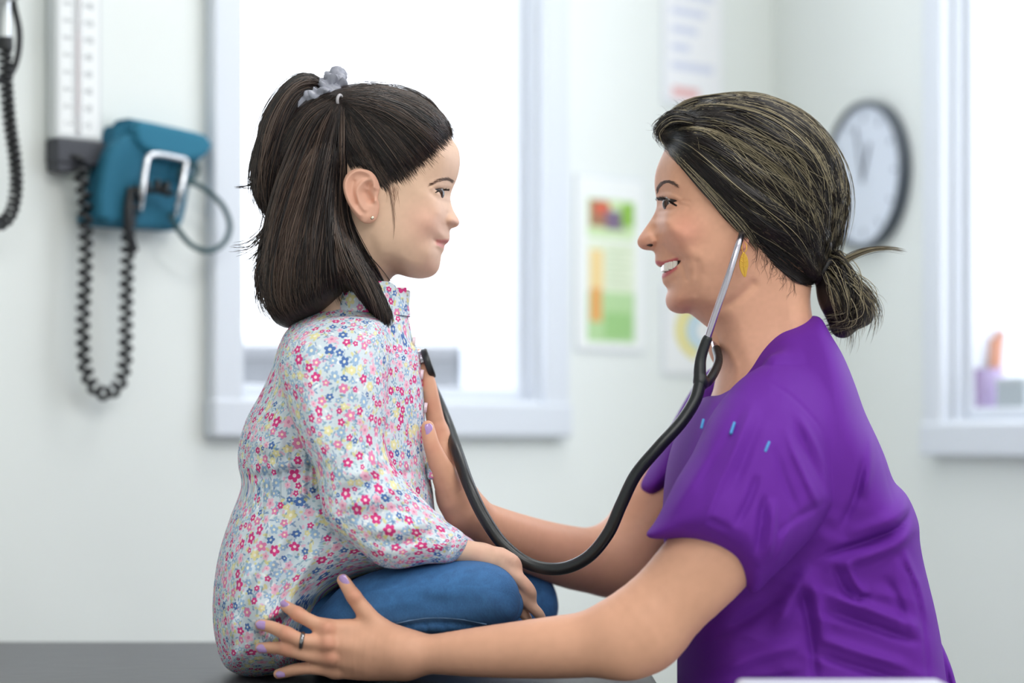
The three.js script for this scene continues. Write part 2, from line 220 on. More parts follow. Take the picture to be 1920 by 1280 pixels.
const paint = mat([233, 238, 236], 0.75, { bumpMap: noiseTex(128, (i, j) => 0.5 + 0.3 * noise(i / 3, j / 3, 1) + 0.2 * noise(i / 9, j / 9, 2)), bumpScale: 0.0004 });
const white = mat([220, 226, 235], 0.5), TH = 0.16;
// a wall with one opening [s0, s1, y0, y1]
function wallMesh(name, w, s0, s1, hole) {
  const gs = hole ? [boxG(s0, hole[0], 0, CEIL, -TH, 0), boxG(hole[1], s1, 0, CEIL, -TH, 0), boxG(hole[0], hole[1], 0, hole[2], -TH, 0), boxG(hole[0], hole[1], hole[3], CEIL, -TH, 0)] : [boxG(s0, s1, 0, CEIL, -TH, 0)];
  const o = struct(name, mergeGeometries(gs), paint); o.position.set(w.ox, 0, w.oz); o.rotation.y = w.rot; return o;
}
const gl = onWall(WL, 441, 752), gr = onWall(WL, 1006, 752), HL = [gl[0], gr[0], (gl[1] + gr[1]) / 2, 2.25];
wallMesh('wall_left', WL, cs - 4.2 - TH, cs, HL);
const g2 = onWall(WR, 1786, 792), HR = [g2[0], g2[0] + 1.0, g2[1], 2.25];
wallMesh('wall_right', WR, 0, 5.2 + TH, HR);
const WA = wall(cornerA[0], cornerA[2], 0), WB = wall(cornerB[0], cornerB[2], 0);
function plainWall(name, a, b, hole) { // from a to b, the room on the left hand of a->b turned inwards
  const L = Math.hypot(b[0] - a[0], b[2] - a[2]), rot = Math.atan2(-(b[2] - a[2]), b[0] - a[0]); const w = wall(a[0], a[2], rot); wallMesh(name, w, -TH, L + TH, hole); return w;
}
const W3 = plainWall('wall_near', cornerE, cornerA, null), W4 = plainWall('wall_back', cornerB, cornerE, null);
const xs = [cornerA, cp, cornerB, cornerE].map((p) => p[0]), zs = [cornerA, cp, cornerB, cornerE].map((p) => p[2]);
const bx0 = Math.min(...xs) - 0.3, bx1 = Math.max(...xs) + 0.3, bz0 = Math.min(...zs) - 0.3, bz1 = Math.max(...zs) + 0.3;
const roomShape = new THREE.Shape([cornerA, cp, cornerB, cornerE].map((p) => new THREE.Vector2(p[0], -p[2])));
const slab = (y0, t) => { const g = new THREE.ExtrudeGeometry(roomShape, { depth: t, bevelEnabled: false }); g.rotateX(-Math.PI / 2); g.translate(0, y0, 0); return g; };
struct('floor', slab(-0.1, 0.1), mat([206, 204, 198], 0.35, { bumpMap: noiseTex(64, (i, j) => 0.5 + 0.4 * noise(i / 4, j / 4, 3)), bumpScale: 0.0002 }));
struct('ceiling', slab(CEIL, 0.12), mat([240, 240, 238], 0.85));
// window casings and panes
function windowUnit(n, w, h, cas, rail) {
  const g = new THREE.Group(); g.name = 'window_' + n; g.userData = { kind: 'structure' }; g.position.set(w.ox, 0, w.oz); g.rotation.y = w.rot; scene.add(g);
  const [s0, s1, y0, y1] = h;
  part(g, 'casing', mergeGeometries([boxG(s0 - cas, s0, y0 - cas, y1 + cas, 0, 0.022, 0.006), boxG(s1, s1 + cas, y0 - cas, y1 + cas, 0, 0.022, 0.006), boxG(s0 - cas, s1 + cas, y1, y1 + cas, 0, 0.024, 0.006)]), white);
  part(g, 'window_sill', mergeGeometries([boxG(s0 - cas * 1.05, s1 + cas * 1.05, y0 - cas, y0, 0, 0.026, 0.006), boxG(s0, s1, y0 - 0.012, y0 + 0.004, -TH, 0.01, 0.004)]), white);
  part(g, 'jamb', mergeGeometries([boxG(s0, s0 + 0.008, y0, y1, -TH, 0), boxG(s1 - 0.008, s1, y0, y1, -TH, 0), boxG(s0, s1, y1 - 0.008, y1, -TH, 0)]), white);
  part(g, 'sash', mergeGeometries([boxG(s0 + 0.008, s0 + 0.022, y0 + 0.004, y1 - 0.008, -0.04, -0.016, 0.004), boxG(s1 - 0.022, s1 - 0.008, y0 + 0.004, y1 - 0.008, -0.04, -0.016, 0.004), boxG(s0 + 0.022, s1 - 0.022, y0 + 0.004, y0 + 0.022, -0.04, -0.016, 0.004), boxG(s0 + 0.022, s1 - 0.022, y1 - 0.03, y1 - 0.008, -0.04, -0.016, 0.004), ...(rail ? [boxG(s0 + 0.03, s1 - 0.03, rail, rail + 0.03, -0.04, -0.016, 0.004)] : [])]), white);
  part(g, 'pane', boxG(s0 + 0.02, s1 - 0.02, y0 + 0.02, y1 - 0.025, -0.029, -0.027), new THREE.MeshPhysicalMaterial({ color: 0xffffff, transmission: 1, thickness: 0, roughness: 0.02, ior: 1.45 }));
  return g;
}
windowUnit(1, WL, HL, 0.052, 0);
windowUnit(2, WR, HR, 0.05, 0);
// baseboards
for (const [n, w, s0, s1] of [['left', WL, cs - 4.2, cs], ['right', WR, 0, 5.2]]) { const o = struct('baseboard_' + n, boxG(s0, s1, 0, 0.1, 0, 0.014, 0.004), white); o.position.set(w.ox, 0, w.oz); o.rotation.y = w.rot; }
// outside: snow-pale yard and the neighbouring house
const yard = struct('yard_ground', boxG(-14, 14, -0.3, -0.12, -26, -2.6), mat([150, 153, 154], 0.9));
{
  const h = thing('neighbour_house', 'pale house seen out of focus through the window behind the girl', 'building', [-1.9, -0.12, -9.5], 0.1);
  const s = mat([128, 133, 140], 0.8);
  for (let k = 0; k < 11; k++) part(h, 'siding_board', boxG(-3, 3, k * 0.145, k * 0.145 + 0.138, -0.5, 0.02 + (k % 2) * 0.004, 0.004), s);
  part(h, 'roof', boxG(-3.2, 3.2, 1.6, 1.66, -0.8, 0.3, 0.01), mat([150, 154, 160], 0.8));
  const wd = part(h, 'house_window', boxG(1.62, 2.05, 0.95, 1.42, 0.02, 0.05, 0.006), mat([220, 225, 232], 0.6)); part(wd, 'pane', boxG(1.66, 2.01, 0.99, 1.38, 0.045, 0.055), mat([120, 132, 150], 0.2));
}

// ---------------------------------------------------------------- things on the left wall
function wallThing(name, label, category, w, px, py, n = 0, extra = {}) { const [s, y] = onWall(w, px, py, n); const g = thing(name, label, category, wallPos(w, s, y, 0), w.rot, extra); g.userData.at = undefined; delete g.userData.at; g._s = s; g._y = y; return g; }
const wl = (g, w, px, py, n) => { const [s, y] = onWall(w, px, py, n); return new THREE.Vector3(s - g._s, y - g._y, n); };   // a pixel on the plane n in front of the wall, in the thing's axes
const black = mat([34, 36, 40], 0.42), darkGrey = mat([62, 64, 70], 0.5), chrome = new THREE.MeshStandardMaterial({ color: 0xd8dade, metalness: 1, roughness: 0.22 });
function coil(path, R, r, pitch, K = 11) {
  const c = new THREE.CatmullRomCurve3(path, false, 'centripetal'), L = c.getLength(), turns = L / pitch, N = Math.round(turns * K), pts = []; let nrm = new THREE.Vector3(0, 0, 1);
  for (let i = 0; i <= N; i++) { const t = i / N, p = c.getPointAt(t), T = c.getTangentAt(t), b = new THREE.Vector3().crossVectors(T, nrm).normalize(), n2 = new THREE.Vector3().crossVectors(b, T).normalize(); nrm = n2; const a = t * turns * Math.PI * 2; pts.push(p.addScaledVector(b, Math.cos(a) * R).addScaledVector(n2, Math.sin(a) * R)); }
  return new THREE.TubeGeometry(new THREE.CatmullRomCurve3(pts), N, r, 6);
}
{ // blood pressure gauge
  const g = wallThing('blood_pressure_gauge', 'white wall-mounted blood pressure gauge with numbered scale and dark base', 'pressure gauge', WL, 145, 120, 0.025);
  const a = wl(g, WL, 104, 258, 0.025), b = wl(g, WL, 194, 258, 0.025), hgt = 0.36, y0 = a.y;
  part(g, 'housing', boxG(a.x, b.x, y0, y0 + hgt, 0.002, 0.024, 0.004), mat([214, 218, 220], 0.4));
  const scaleT = canvasTex(256, 1024, (c, w, h) => {
    c.fillStyle = '#eef1f2'; c.fillRect(0, 0, w, h); c.fillStyle = '#d6dade'; c.fillRect(96, 0, 50, h); c.fillStyle = '#bfb8bc'; c.fillRect(112, 0, 14, h); c.fillStyle = '#c9848c'; c.fillRect(115, h * 0.62, 6, h * 0.3);
    c.fillStyle = '#50555c'; c.font = '34px sans-serif'; c.textAlign = 'center';
    for (let k = 0; k <= 15; k++) { const y = h - 40 - k * 64; c.fillText(String(k * 20), k % 2 ? 190 : 190, y + 12); c.fillRect(150, y - 2, 18, 4); c.fillRect(62, y - 2, 28, 4); for (let q = 1; q < 5; q++) c.fillRect(76, y - 2 - q * 12.8, 16, 2); c.font = '22px sans-serif'; c.fillText(String(k * 20), 40, y + 8); c.font = '34px sans-serif'; }
  });
  const fm = mat([255, 255, 255], 0.4); fm.map = scaleT; const fw = b.x - a.x - 0.012;
  const fp = new THREE.PlaneGeometry(fw, hgt - 0.012); fp.translate((a.x + b.x) / 2, y0 + hgt / 2, 0.0246); part(g, 'scale_plate', fp, fm);
  const tubeP = new THREE.CylinderGeometry(0.0035, 0.0035, hgt - 0.02, 12); tubeP.translate((a.x + b.x) / 2 - 0.002, y0 + hgt / 2, 0.0262); part(g, 'glass_tube', tubeP, new THREE.MeshPhysicalMaterial({ color: 0xffffff, roughness: 0.05, transmission: 0.7, thickness: 0 }));
  part(g, 'base_block', boxG(a.x - 0.001, b.x + 0.001, y0 - 0.032, y0, 0.002, 0.03, 0.004), mat([58, 60, 68], 0.5));
  part(g, 'base_foot', boxG(a.x + 0.001, a.x + 0.03, y0 - 0.042, y0 - 0.03, 0.002, 0.028, 0.003), mat([58, 60, 68], 0.5));
  const n = 0.03, P = (x, y, d = n) => wl(g, WL, x, y, d);
  part(g, 'coiled_hose', coil([P(145, 292), P(152, 330), P(160, 400), P(160, 500), P(156, 600), P(160, 690), P(178, 728), P(200, 738), P(222, 722), P(234, 680), P(236, 600), P(238, 500), P(241, 430), P(248, 380, 0.06), P(268, 352, 0.066), P(300, 350, 0.066), P(318, 356, 0.06)], 0.0066, 0.0036, 0.0150), black);
}
{ // cuff folded in its wire basket
  const g = wallThing('blood_pressure_cuff', 'teal blood pressure cuff folded in a wall basket with a rubber tube loop', 'cuff', WL, 275, 330, 0.04);
  const n = 0.045, P = (x, y, d = n) => wl(g, WL, x, y, d), teal = mat([30, 104, 132], 0.8, { bumpMap: noiseTex(64, (i, j) => 0.5 + 0.5 * noise(i * 1.3, j * 1.3, 7)), bumpScale: 0.0006 });
  const shp = (pts, d0, d1, bev) => { const s = new THREE.Shape(catmull(pts.map(([x, y]) => { const v = P(x, y, d1); return [v.x, v.y]; }), 3, true).map((p) => new THREE.Vector2(...p))); const e = new THREE.ExtrudeGeometry(s, { depth: d1 - d0, bevelEnabled: true, bevelSize: bev, bevelThickness: bev, bevelSegments: 4 }); e.translate(0, 0, d0); return e; };
  part(g, 'cuff_back', shp([[228, 238], [240, 233], [376, 264], [366, 290], [346, 330], [330, 412], [300, 418], [186, 410], [184, 395], [200, 320]], 0.006, 0.03, 0.008), teal);
  part(g, 'cuff_flap', shp([[262, 240], [300, 246], [378, 264], [372, 286], [330, 288], [268, 270]], 0.036, 0.052, 0.008), mat([38, 116, 145], 0.8));
  part(g, 'cuff_roll', shp([[205, 300], [235, 265], [262, 270], [250, 330], [240, 395], [192, 400]], 0.034, 0.044, 0.008), teal);
  const wire = mergeGeometries([tubeG([P(262, 404, 0.03), P(266, 370, 0.07), P(272, 320, 0.072), P(279, 293, 0.07), P(295, 289, 0.07), P(335, 296, 0.07), P(348, 300, 0.07), P(346, 320, 0.07), P(336, 370, 0.07), P(326, 412, 0.03)], 0.0042, 60, 8), tubeG([P(262, 404, 0.03), P(262, 408, 0.002)], 0.0042, 6, 8), tubeG([P(326, 412, 0.03), P(326, 414, 0.002)], 0.0042, 6, 8)]);
  part(g, 'wire_basket', wire, chrome);
  part(g, 'rubber_tube', tubeG([P(318, 402, 0.05), P(335, 432, 0.05), P(360, 460, 0.05), P(392, 470, 0.05), P(420, 455, 0.05), P(431, 425, 0.05), P(420, 390, 0.05), P(395, 362, 0.05), P(362, 343, 0.05), P(340, 340, 0.05), P(338, 322, 0.05), P(352, 308, 0.05), P(370, 312, 0.05), P(366, 330, 0.05), P(345, 340, 0.05)], 0.0038, 90, 8), mat([36, 74, 80], 0.5));
  part(g, 'hose_end', tubeG([P(246, 352, 0.06), P(240, 400, 0.06), P(243, 440, 0.055), P(252, 470, 0.05)], 0.006, 20, 8), black);
}
{ // otoscope handle and cord at the frame's left edge
  const g = wallThing('otoscope_handle', 'chrome otoscope handle hanging on the wall with a black coiled cord', 'otoscope', WL, 8, 60, 0.06);
  const P = (x, y, d = 0.06) => wl(g, WL, x, y, d);
  part(g, 'handle', tubeG([P(4, -120), P(6, -40), P(8, 40), P(8, 74)], 0.009, 12, 16), chrome);
  part(g, 'collar', tubeG([P(8, 70), P(9, 92)], 0.0105, 4, 14), black);
  part(g, 'coiled_cord', coil([P(9, 90), P(12, 160), P(18, 230), P(28, 300), P(30, 350), P(22, 395), P(8, 415), P(-10, 420), P(-24, 400)], 0.0062, 0.0032, 0.0084), black);
  part(g, 'power_cable', tubeG([P(14, -60), P(26, 10), P(36, 60), P(32, 110), P(20, 138), P(4, 150), P(-20, 150)], 0.0042, 40, 8), black);
  { const a = P(-260, -60, 0.13), b = P(84, -60, 0.13); part(g, 'added_shade_box', boxG(a.x, b.x, a.y, a.y + 0.2, 0, 0.13, 0.012), mat([205, 208, 206], 0.5)); }  // unseen box added above the frame, sized to shade the wall below
}
// posters
function poster(name, label, w, x0, y0, x1, y1, draw, W = 256, H = 512) {
  const g = wallThing(name, label, 'poster', w, (x0 + x1) / 2, (y0 + y1) / 2, 0.004);
  const a = wl(g, w, x0, y1, 0.004), b = wl(g, w, x1, y0, 0.004), ym = (wl(g, w, x0, y0, 0.004).y + wl(g, w, x1, y0, 0.004).y) / 2, yn = (a.y + wl(g, w, x1, y1, 0.004).y) / 2;
  part(g, 'backing', boxG(a.x - 0.003, b.x + 0.003, yn - 0.003, ym + 0.003, 0, 0.0035, 0.001), white);
  const pl = new THREE.PlaneGeometry(b.x - a.x, ym - yn); pl.translate((a.x + b.x) / 2, (ym + yn) / 2, 0.004); const m = mat([255, 255, 255], 0.4); m.map = canvasTex(W, H, draw); part(g, 'print', pl, m); return g;
}
poster('health_poster', 'green and white health poster with a photo strip on the wall beside the window', WL, 1082, 335, 1206, 655, (c, w, h) => {
  c.fillStyle = '#f2f5f4'; c.fillRect(0, 0, w, h);
  c.fillStyle = '#cfe6b4'; c.fillRect(38, 62, 184, 118); c.fillStyle = '#a8785c'; c.fillRect(48, 68, 70, 78); c.fillStyle = '#d8664a'; c.fillRect(66, 74, 60, 34); c.fillStyle = '#7d6a86'; c.fillRect(110, 96, 70, 56); c.fillStyle = '#8fbf4c'; c.fillRect(170, 70, 50, 70);
  c.fillStyle = '#e6efd6'; c.fillRect(38, 190, 184, 150); c.fillStyle = '#f3d79a'; c.fillRect(48, 215, 52, 120); c.fillStyle = '#c9d9b8'; for (let k = 0; k < 8; k++) c.fillRect(112, 206 + k * 16, 96 - (k % 3) * 14, 6);
  c.fillStyle = '#b8dba2'; c.fillRect(38, 340, 184, 150); c.fillStyle = '#e8a860'; c.fillRect(50, 330, 44, 100); c.fillStyle = '#9fcd86'; c.fillRect(104, 400, 110, 80);
});
poster('eye_chart', 'tall white wall chart with faint blue print hanging behind the woman', WL, 1246, -180, 1352, 196, (c, w, h) => {
  c.fillStyle = '#f3f4f8'; c.fillRect(0, 0, w, h); c.fillStyle = '#d5daee'; for (let k = 0; k < 9; k++) c.fillRect(30, 40 + k * 46, 190 - (k % 4) * 36, 20); c.fillStyle = '#e9b7b7'; c.fillRect(34, h - 40, 120, 26);
});
poster('anatomy_chart', 'white chart with a yellow and blue curve low on the wall behind the woman', WL, 1246, 540, 1352, 700, (c, w, h) => {
  c.fillStyle = '#f1f3f4'; c.fillRect(0, 0, w, h); c.lineWidth = 40; c.strokeStyle = '#e9dd7c'; c.beginPath(); c.arc(190, 190, 120, 1.9, 4.2); c.stroke(); c.strokeStyle = '#a9cfe0'; c.lineWidth = 30; c.beginPath(); c.arc(200, 190, 80, 1.7, 4.4); c.stroke();
}, 256, 384);
{ // clock on the right wall
  const g = wallThing('wall_clock', 'round wall clock with a pale blue dial and dark rim behind the woman', 'clock', WR, 1613, 328, 0.02);
  const r = 139 * (ZC - (WR.oz + g._s * WR.dz)) / F; const P = [];
  const rim = new THREE.LatheGeometry([[r - 0.009, 0], [r, 0], [r + 0.001, 0.014], [r - 0.001, 0.02], [r - 0.004, 0.0215], [r - 0.008, 0.019], [r - 0.009, 0.012]].map((p) => new THREE.Vector2(...p)), 72); rim.rotateX(Math.PI / 2); part(g, 'rim', rim, mat([78, 86, 96], 0.3));
  const dial = new THREE.CylinderGeometry(r - 0.009, r - 0.009, 0.012, 64); dial.rotateX(Math.PI / 2); dial.translate(0, 0, 0.008);
  const face = part(g, 'dial', dial, mat([222, 230, 244], 0.5));
  for (let k = 0; k < 12; k++) { const a = k * Math.PI / 6, m = boxG(-0.002, 0.002, r * 0.72, r * 0.82, 0.0138, 0.0146); m.rotateZ(a); part(face, 'hour_mark', m, mat([120, 128, 142], 0.6)); }
  const hh = boxG(-0.003, 0.003, -0.01, r * 0.45, 0.0152, 0.0162); hh.rotateZ(-0.4); part(g, 'hour_hand', hh, mat([110, 116, 128], 0.5));
  const mh = boxG(-0.002, 0.002, -0.012, r * 0.68, 0.0168, 0.0178); mh.rotateZ(0.25); part(g, 'minute_hand', mh, mat([110, 116, 128], 0.5));
}
{ const g = wallThing('light_switch', 'small pale switch plate on the wall left of the right window', 'switch', WR, 1742, 540, 0.01); part(g, 'plate', boxG(-0.022, 0.022, -0.03, 0.03, 0, 0.008, 0.003), mat([226, 230, 228], 0.4)); part(g, 'rocker', boxG(-0.008, 0.008, -0.014, 0.014, 0.007, 0.012, 0.002), mat([236, 238, 238], 0.4)); }
// things on the right window sill
function sillThing(name, label, category, px, n) { const s = sAt(WR, px, n); return thing(name, label, category, wallPos(WR, s, HR[2] + 0.004, n), WR.rot); }
{
  const g = sillThing('pen_cup', 'brown and lilac cup of pens standing on the right window sill', 'cup', 1846, -0.05);
  const cup = new THREE.LatheGeometry([[0.001, 0], [0.026, 0], [0.028, 0.01], [0.03, 0.075], [0.028, 0.076], [0.026, 0.012], [0.001, 0.01]].map((p) => new THREE.Vector2(...p)), 28); part(g, 'cup', cup, mat([170, 150, 190], 0.4));
  const cols = [[196, 130, 92], [120, 96, 84], [206, 168, 130], [140, 110, 150], [190, 120, 90]];
  cols.forEach((c, i) => { const a = i * 1.3, p = tubeG([new THREE.Vector3(Math.cos(a) * 0.012, 0.013, Math.sin(a) * 0.012), new THREE.Vector3(Math.cos(a) * 0.023, 0.12 + (i % 3) * 0.012, Math.sin(a) * 0.023)], 0.0065, 4, 8); part(g, 'pen', p, mat(c, 0.4)); });
  const t = sillThing('tissue_box', 'small grey box on the right window sill at the frame edge', 'box', 1925, -0.05); part(t, 'carton', boxG(-0.035, 0.035, 0, 0.058, -0.03, 0.03, 0.004), mat([176, 186, 192], 0.6)); part(t, 'lid', boxG(-0.036, 0.036, 0.05, 0.06, -0.031, 0.031, 0.003), mat([196, 204, 208], 0.6));
  const bt = sillThing('small_bottle', 'clear white bottle beside the pen cup on the window sill', 'bottle', 1800, -0.06); part(bt, 'bottle_body', new THREE.LatheGeometry([[0.001, 0], [0.017, 0], [0.019, 0.004], [0.019, 0.055], [0.008, 0.07], [0.008, 0.078]].map((p) => new THREE.Vector2(...p)), 24), mat([226, 232, 240], 0.25)); part(bt, 'cap', new THREE.CylinderGeometry(0.009, 0.009, 0.016, 20).translate(0, 0.085, 0), mat([238, 240, 244], 0.4));
}

// ---------------------------------------------------------------- exam table, tray, stool
const TT = py2y(1262, 0), vinyl = mat([70, 70, 76], 0.36, { bumpMap: noiseTex(128, (i, j) => 0.5 + 0.35 * noise(i / 2, j / 2, 11) + 0.15 * noise(i / 7, j / 7, 4)), bumpScale: 0.0003 });
{
  const xl = -0.73, xr = px2x(1208), zf = -0.385, zn = 0.27, r = 0.13, g = thing('exam_table', 'dark grey padded exam table the girl sits on', 'exam table', [(xl + xr) / 2, 0, (zf + zn) / 2]);
  const w = xr - xl, d = zn - zf, sh = new THREE.Shape(); sh.moveTo(-w / 2 + r, -d / 2); sh.lineTo(w / 2 - r, -d / 2); sh.quadraticCurveTo(w / 2, -d / 2, w / 2, -d / 2 + r); sh.lineTo(w / 2, d / 2 - r); sh.quadraticCurveTo(w / 2, d / 2, w / 2 - r, d / 2); sh.lineTo(-w / 2 + r, d / 2); sh.quadraticCurveTo(-w / 2, d / 2, -w / 2, d / 2 - r); sh.lineTo(-w / 2, -d / 2 + r); sh.quadraticCurveTo(-w / 2, -d / 2, -w / 2 + r, -d / 2);
  const c = new THREE.ExtrudeGeometry(sh, { depth: 0.05, bevelEnabled: true, bevelSize: 0.012, bevelThickness: 0.012, bevelSegments: 5, curveSegments: 10 }); c.rotateX(-Math.PI / 2); c.translate(0, TT - 0.062, 0); part(g, 'cushion', c, vinyl);
  part(g, 'frame', boxG(-w / 2 + 0.05, w / 2 - 0.05, TT - 0.115, TT - 0.074, -d / 2 + 0.04, d / 2 - 0.04, 0.006), mat([205, 208, 210], 0.4));
  part(g, 'pedestal', boxG(-w / 2 + 0.12, 0.02, 0.05, TT - 0.115, -d / 2 + 0.1, d / 2 - 0.1, 0.02), mat([216, 218, 216], 0.5));
  part(g, 'plinth', boxG(-w / 2 + 0.16, 0.0, 0, 0.05, -d / 2 + 0.13, d / 2 - 0.13, 0.004), mat([60, 62, 66], 0.6));
}

// ---------------------------------------------------------------- the girl
const skinM = new THREE.MeshPhysicalMaterial({ vertexColors: true, roughness: 0.48, specularIntensity: 0.6, sheen: 0.25, sheenRoughness: 0.6, sheenColor: new THREE.Color().setRGB(0.9, 0.55, 0.42) });
const hairM = new THREE.MeshPhysicalMaterial({ vertexColors: true, roughness: 0.38, specularIntensity: 0.8 });
const underHairM = new THREE.MeshPhysicalMaterial({ vertexColors: true, roughness: 0.42, specularIntensity: 0.7 });
const gauss = (x, y, cx, cy, s) => Math.exp(-((x - cx) ** 2 + (y - cy) ** 2) / (s * s));
const band = (x, y, pts, s, n) => Math.exp(-Math.pow(lineD(x, y, pts) / s, n));
const mm = (v) => v / 1000;
const girl = thing('person', 'young girl in floral blouse and jeans sitting on the table, dark hair in ponytail', 'person', [px2x(560), TT, 0.02]);
const GS = lin(222, 186, 161), GBLUSH = lin(222, 164, 148), GLIP = lin(204, 122, 120);
const gEyePoly = [[817, 361.5], [825, 358.8], [836, 357.8], [847, 358.5], [848, 365.5], [836, 368], [826, 366.5]];
const girlHead = relief({
  outline: [[846, 258], [859, 278], [862.5, 297], [862, 313], [858, 332], [852.5, 346], [847.5, 357], [845, 368], [846, 380], [851, 395], [858.5, 408], [862, 416], [859.5, 423.5], [852, 427], [845.5, 428.5], [843, 434], [844, 444], [842.5, 452], [837, 457.5], [832, 459.5], [834, 464.5], [832.5, 470], [828, 476.5], [827, 484], [826, 492], [823.5, 503], [817, 513], [805, 520], [785, 522.5], [763, 519], [745, 514], [736, 519], [729, 530], [727, 545], [735, 570], [748, 600], [745, 650], [600, 650], [580, 610], [592, 560], [600, 510], [590, 470], [560, 430], [535, 380], [526, 320], [540, 255], [575, 205], [630, 178], [690, 172], [745, 180], [795, 205], [830, 235]],
  zp: 0, smoothN: 4, R: 62, cell: 0.00135, blur: 3,
  Rc: [[846, 280, 34], [850, 340, 22], [850, 400, 16], [835, 450, 18], [820, 500, 22], [780, 515, 26], [720, 530, 40], [700, 620, 44], [800, 210, 58], [700, 180, 64], [560, 250, 64], [540, 400, 60], [600, 550, 46], [790, 360, 40], [770, 440, 36]],
  w: [[700, 250, 68], [620, 300, 70], [560, 380, 58], [690, 340, 66], [690, 400, 62], [760, 300, 63], [790, 250, 58], [740, 400, 61], [710, 440, 60], [800, 300, 57], [825, 300, 47], [845, 300, 33], [848, 265, 28], [820, 250, 47],
    [811, 345, 47], [832, 338, 35], [846, 345, 19], [819, 362, 38.5], [832, 363, 29.5], [842, 366, 15], [800, 372, 53], [775, 380, 58], [848, 385, 8.5], [853, 398, 8.5], [846, 400, 13], [858, 415, 10.5], [848, 416, 15], [840, 410, 20],
    [832, 392, 29], [826, 405, 38], [810, 405, 48], [795, 410, 54], [770, 430, 58], [832, 425, 26], [820, 425, 40], [805, 432, 49], [790, 450, 52], [838, 440, 17], [828, 442, 28], [834, 455, 17], [818, 457, 30], [805, 458, 41], [830, 468, 20], [820, 475, 29], [805, 480, 39], [785, 480, 47],
    [818, 495, 24], [805, 505, 28], [790, 512, 32], [770, 500, 44], [750, 480, 53], [720, 470, 57], [770, 515, 38], [735, 510, 42], [720, 510, 44], [690, 480, 52], [680, 540, 38], [650, 600, 40], [640, 480, 50]],
  bumps: [
    { pts: [[849, 414], [846, 420]], amp: 3.2, sig: 6 }, { pts: [[840, 403], [838, 414], [840, 424]], amp: -3.0, sig: 4.5 }, { pts: [[853, 425], [848, 426]], amp: -4.5, sig: 3.4 },
    { pts: [[838, 428], [828, 440], [820, 450]], amp: -0.9, sig: 6 }, { pts: [[817, 456]], amp: -1.8, sig: 5 }, { pts: [[838, 458], [826, 458.5], [817, 455.5]], amp: -2.6, sig: 2.6 },
    { pts: [[840, 452], [828, 454]], amp: 1.6, sig: 3 }, { pts: [[833, 465], [824, 463]], amp: 2.0, sig: 3.4 }, { pts: [[832, 473], [820, 470]], amp: -1.4, sig: 4 },
    { pts: [[846, 349], [832, 346], [815, 352]], amp: 1.6, sig: 5 }, { pts: [[850, 353.5], [836, 352.5], [822, 355.5], [812, 361.5]], amp: 1.7, sig: 3 }, { pts: [[848, 374], [834, 374.5], [820, 368]], amp: 1.3, sig: 2.6 }, { pts: [[842, 382], [826, 381], [812, 372]], amp: -1.2, sig: 4 },
    { pts: [[806, 424]], amp: 2.0, sig: 18 }, { pts: [[770, 518], [720, 500], [700, 460]], amp: -1, sig: 10 },
  ],
  mod: (x, y, z, d, p) => { const zz = Math.abs(z), e = Math.max(polyD(p[0], p[1], gEyePoly) * U, 0.024 - zz); d = smax(d, -e, 0.0012); return p[0] > 840 && p[1] > 415 && p[1] < 432 ? smax(d, -Math.max((Math.hypot((p[0] - 853) / 4.2, (p[1] - 424.2) / 1.9) - 1) * 0.0012, 0.005 - zz), 0.0008) : d; },
});
const girlSkin = (x, y, z) => {
  const p = girlHead.toP(x, y), X = p[0], Y = p[1]; let c = GS;
  c = mix3(c, GBLUSH, 0.5 * gauss(X, Y, 800, 425, 40) + 0.35 * gauss(X, Y, 856, 416, 12) + 0.25 * gauss(X, Y, 815, 505, 18));
  const lip = Math.max(band(X, Y, [[842, 452.5], [830, 455], [820, 456]], 3.6, 4), band(X, Y, [[834, 463.5], [828, 462], [820, 458.5]], 3.8, 4)) * smooth(816, 822, X); c = mix3(c, GLIP, 0.85 * lip);
  const n = 0.03 * noise(x * 260, y * 260, z * 260); return [c[0] * (1 + n), c[1] * (1 + n), c[2] * (1 + n)];
};
const girlParts = [girlHead.mesh({ color: girlSkin })];
// ear: a thin shell whose surface rises into rim and fold
const earC = (pts) => pts;
const earZ = (x, y) => girlHead.zAt(x, y);
{
  const o = [[678, 318], [696, 322], [707, 335], [712, 352], [708, 370], [711, 384], [709, 400], [703, 413], [692, 419], [680, 417], [668, 406], [656, 388], [647, 366], [645, 345], [651, 329], [663, 320]];
  const ear = relief({ outline: o, zp: 0.07, smoothN: 5, R: 6, cell: 0.0008, blur: 2, pad: 0.004, w: [[650, 340, 2.6], [700, 330, 2.6], [700, 410, 2.6], [660, 390, 2.6]],
    mid: [[712, 350, 67], [712, 395, 66], [700, 325, 71], [646, 350, 82], [652, 330, 80], [660, 398, 78], [690, 418, 69.5], [678, 318, 77], [680, 370, 75]],
    midBumps: [{ pts: [[703, 352], [700, 335], [688, 325], [672, 323], [657, 333], [650, 350], [653, 370], [663, 390], [676, 405]], amp: 3.4, sig: 5 }, { pts: [[693, 338], [680, 345], [672, 360], [674, 378], [684, 394]], amp: 2.6, sig: 5 }, { pts: [[664, 342], [661, 360], [668, 382]], amp: -2.2, sig: 4.5 }, { pts: [[694, 374], [687, 362]], amp: -6.5, sig: 8 }, { pts: [[703, 376]], amp: 3.2, sig: 5.5 }, { pts: [[690, 348]], amp: -4, sig: 6 }, { pts: [[690, 408]], amp: 1.4, sig: 8 }] });
  girlParts.push(ear.mesh({ color: (x, y, z) => { return mix3(GS, lin(214, 138, 120), 0.42); } }));
}
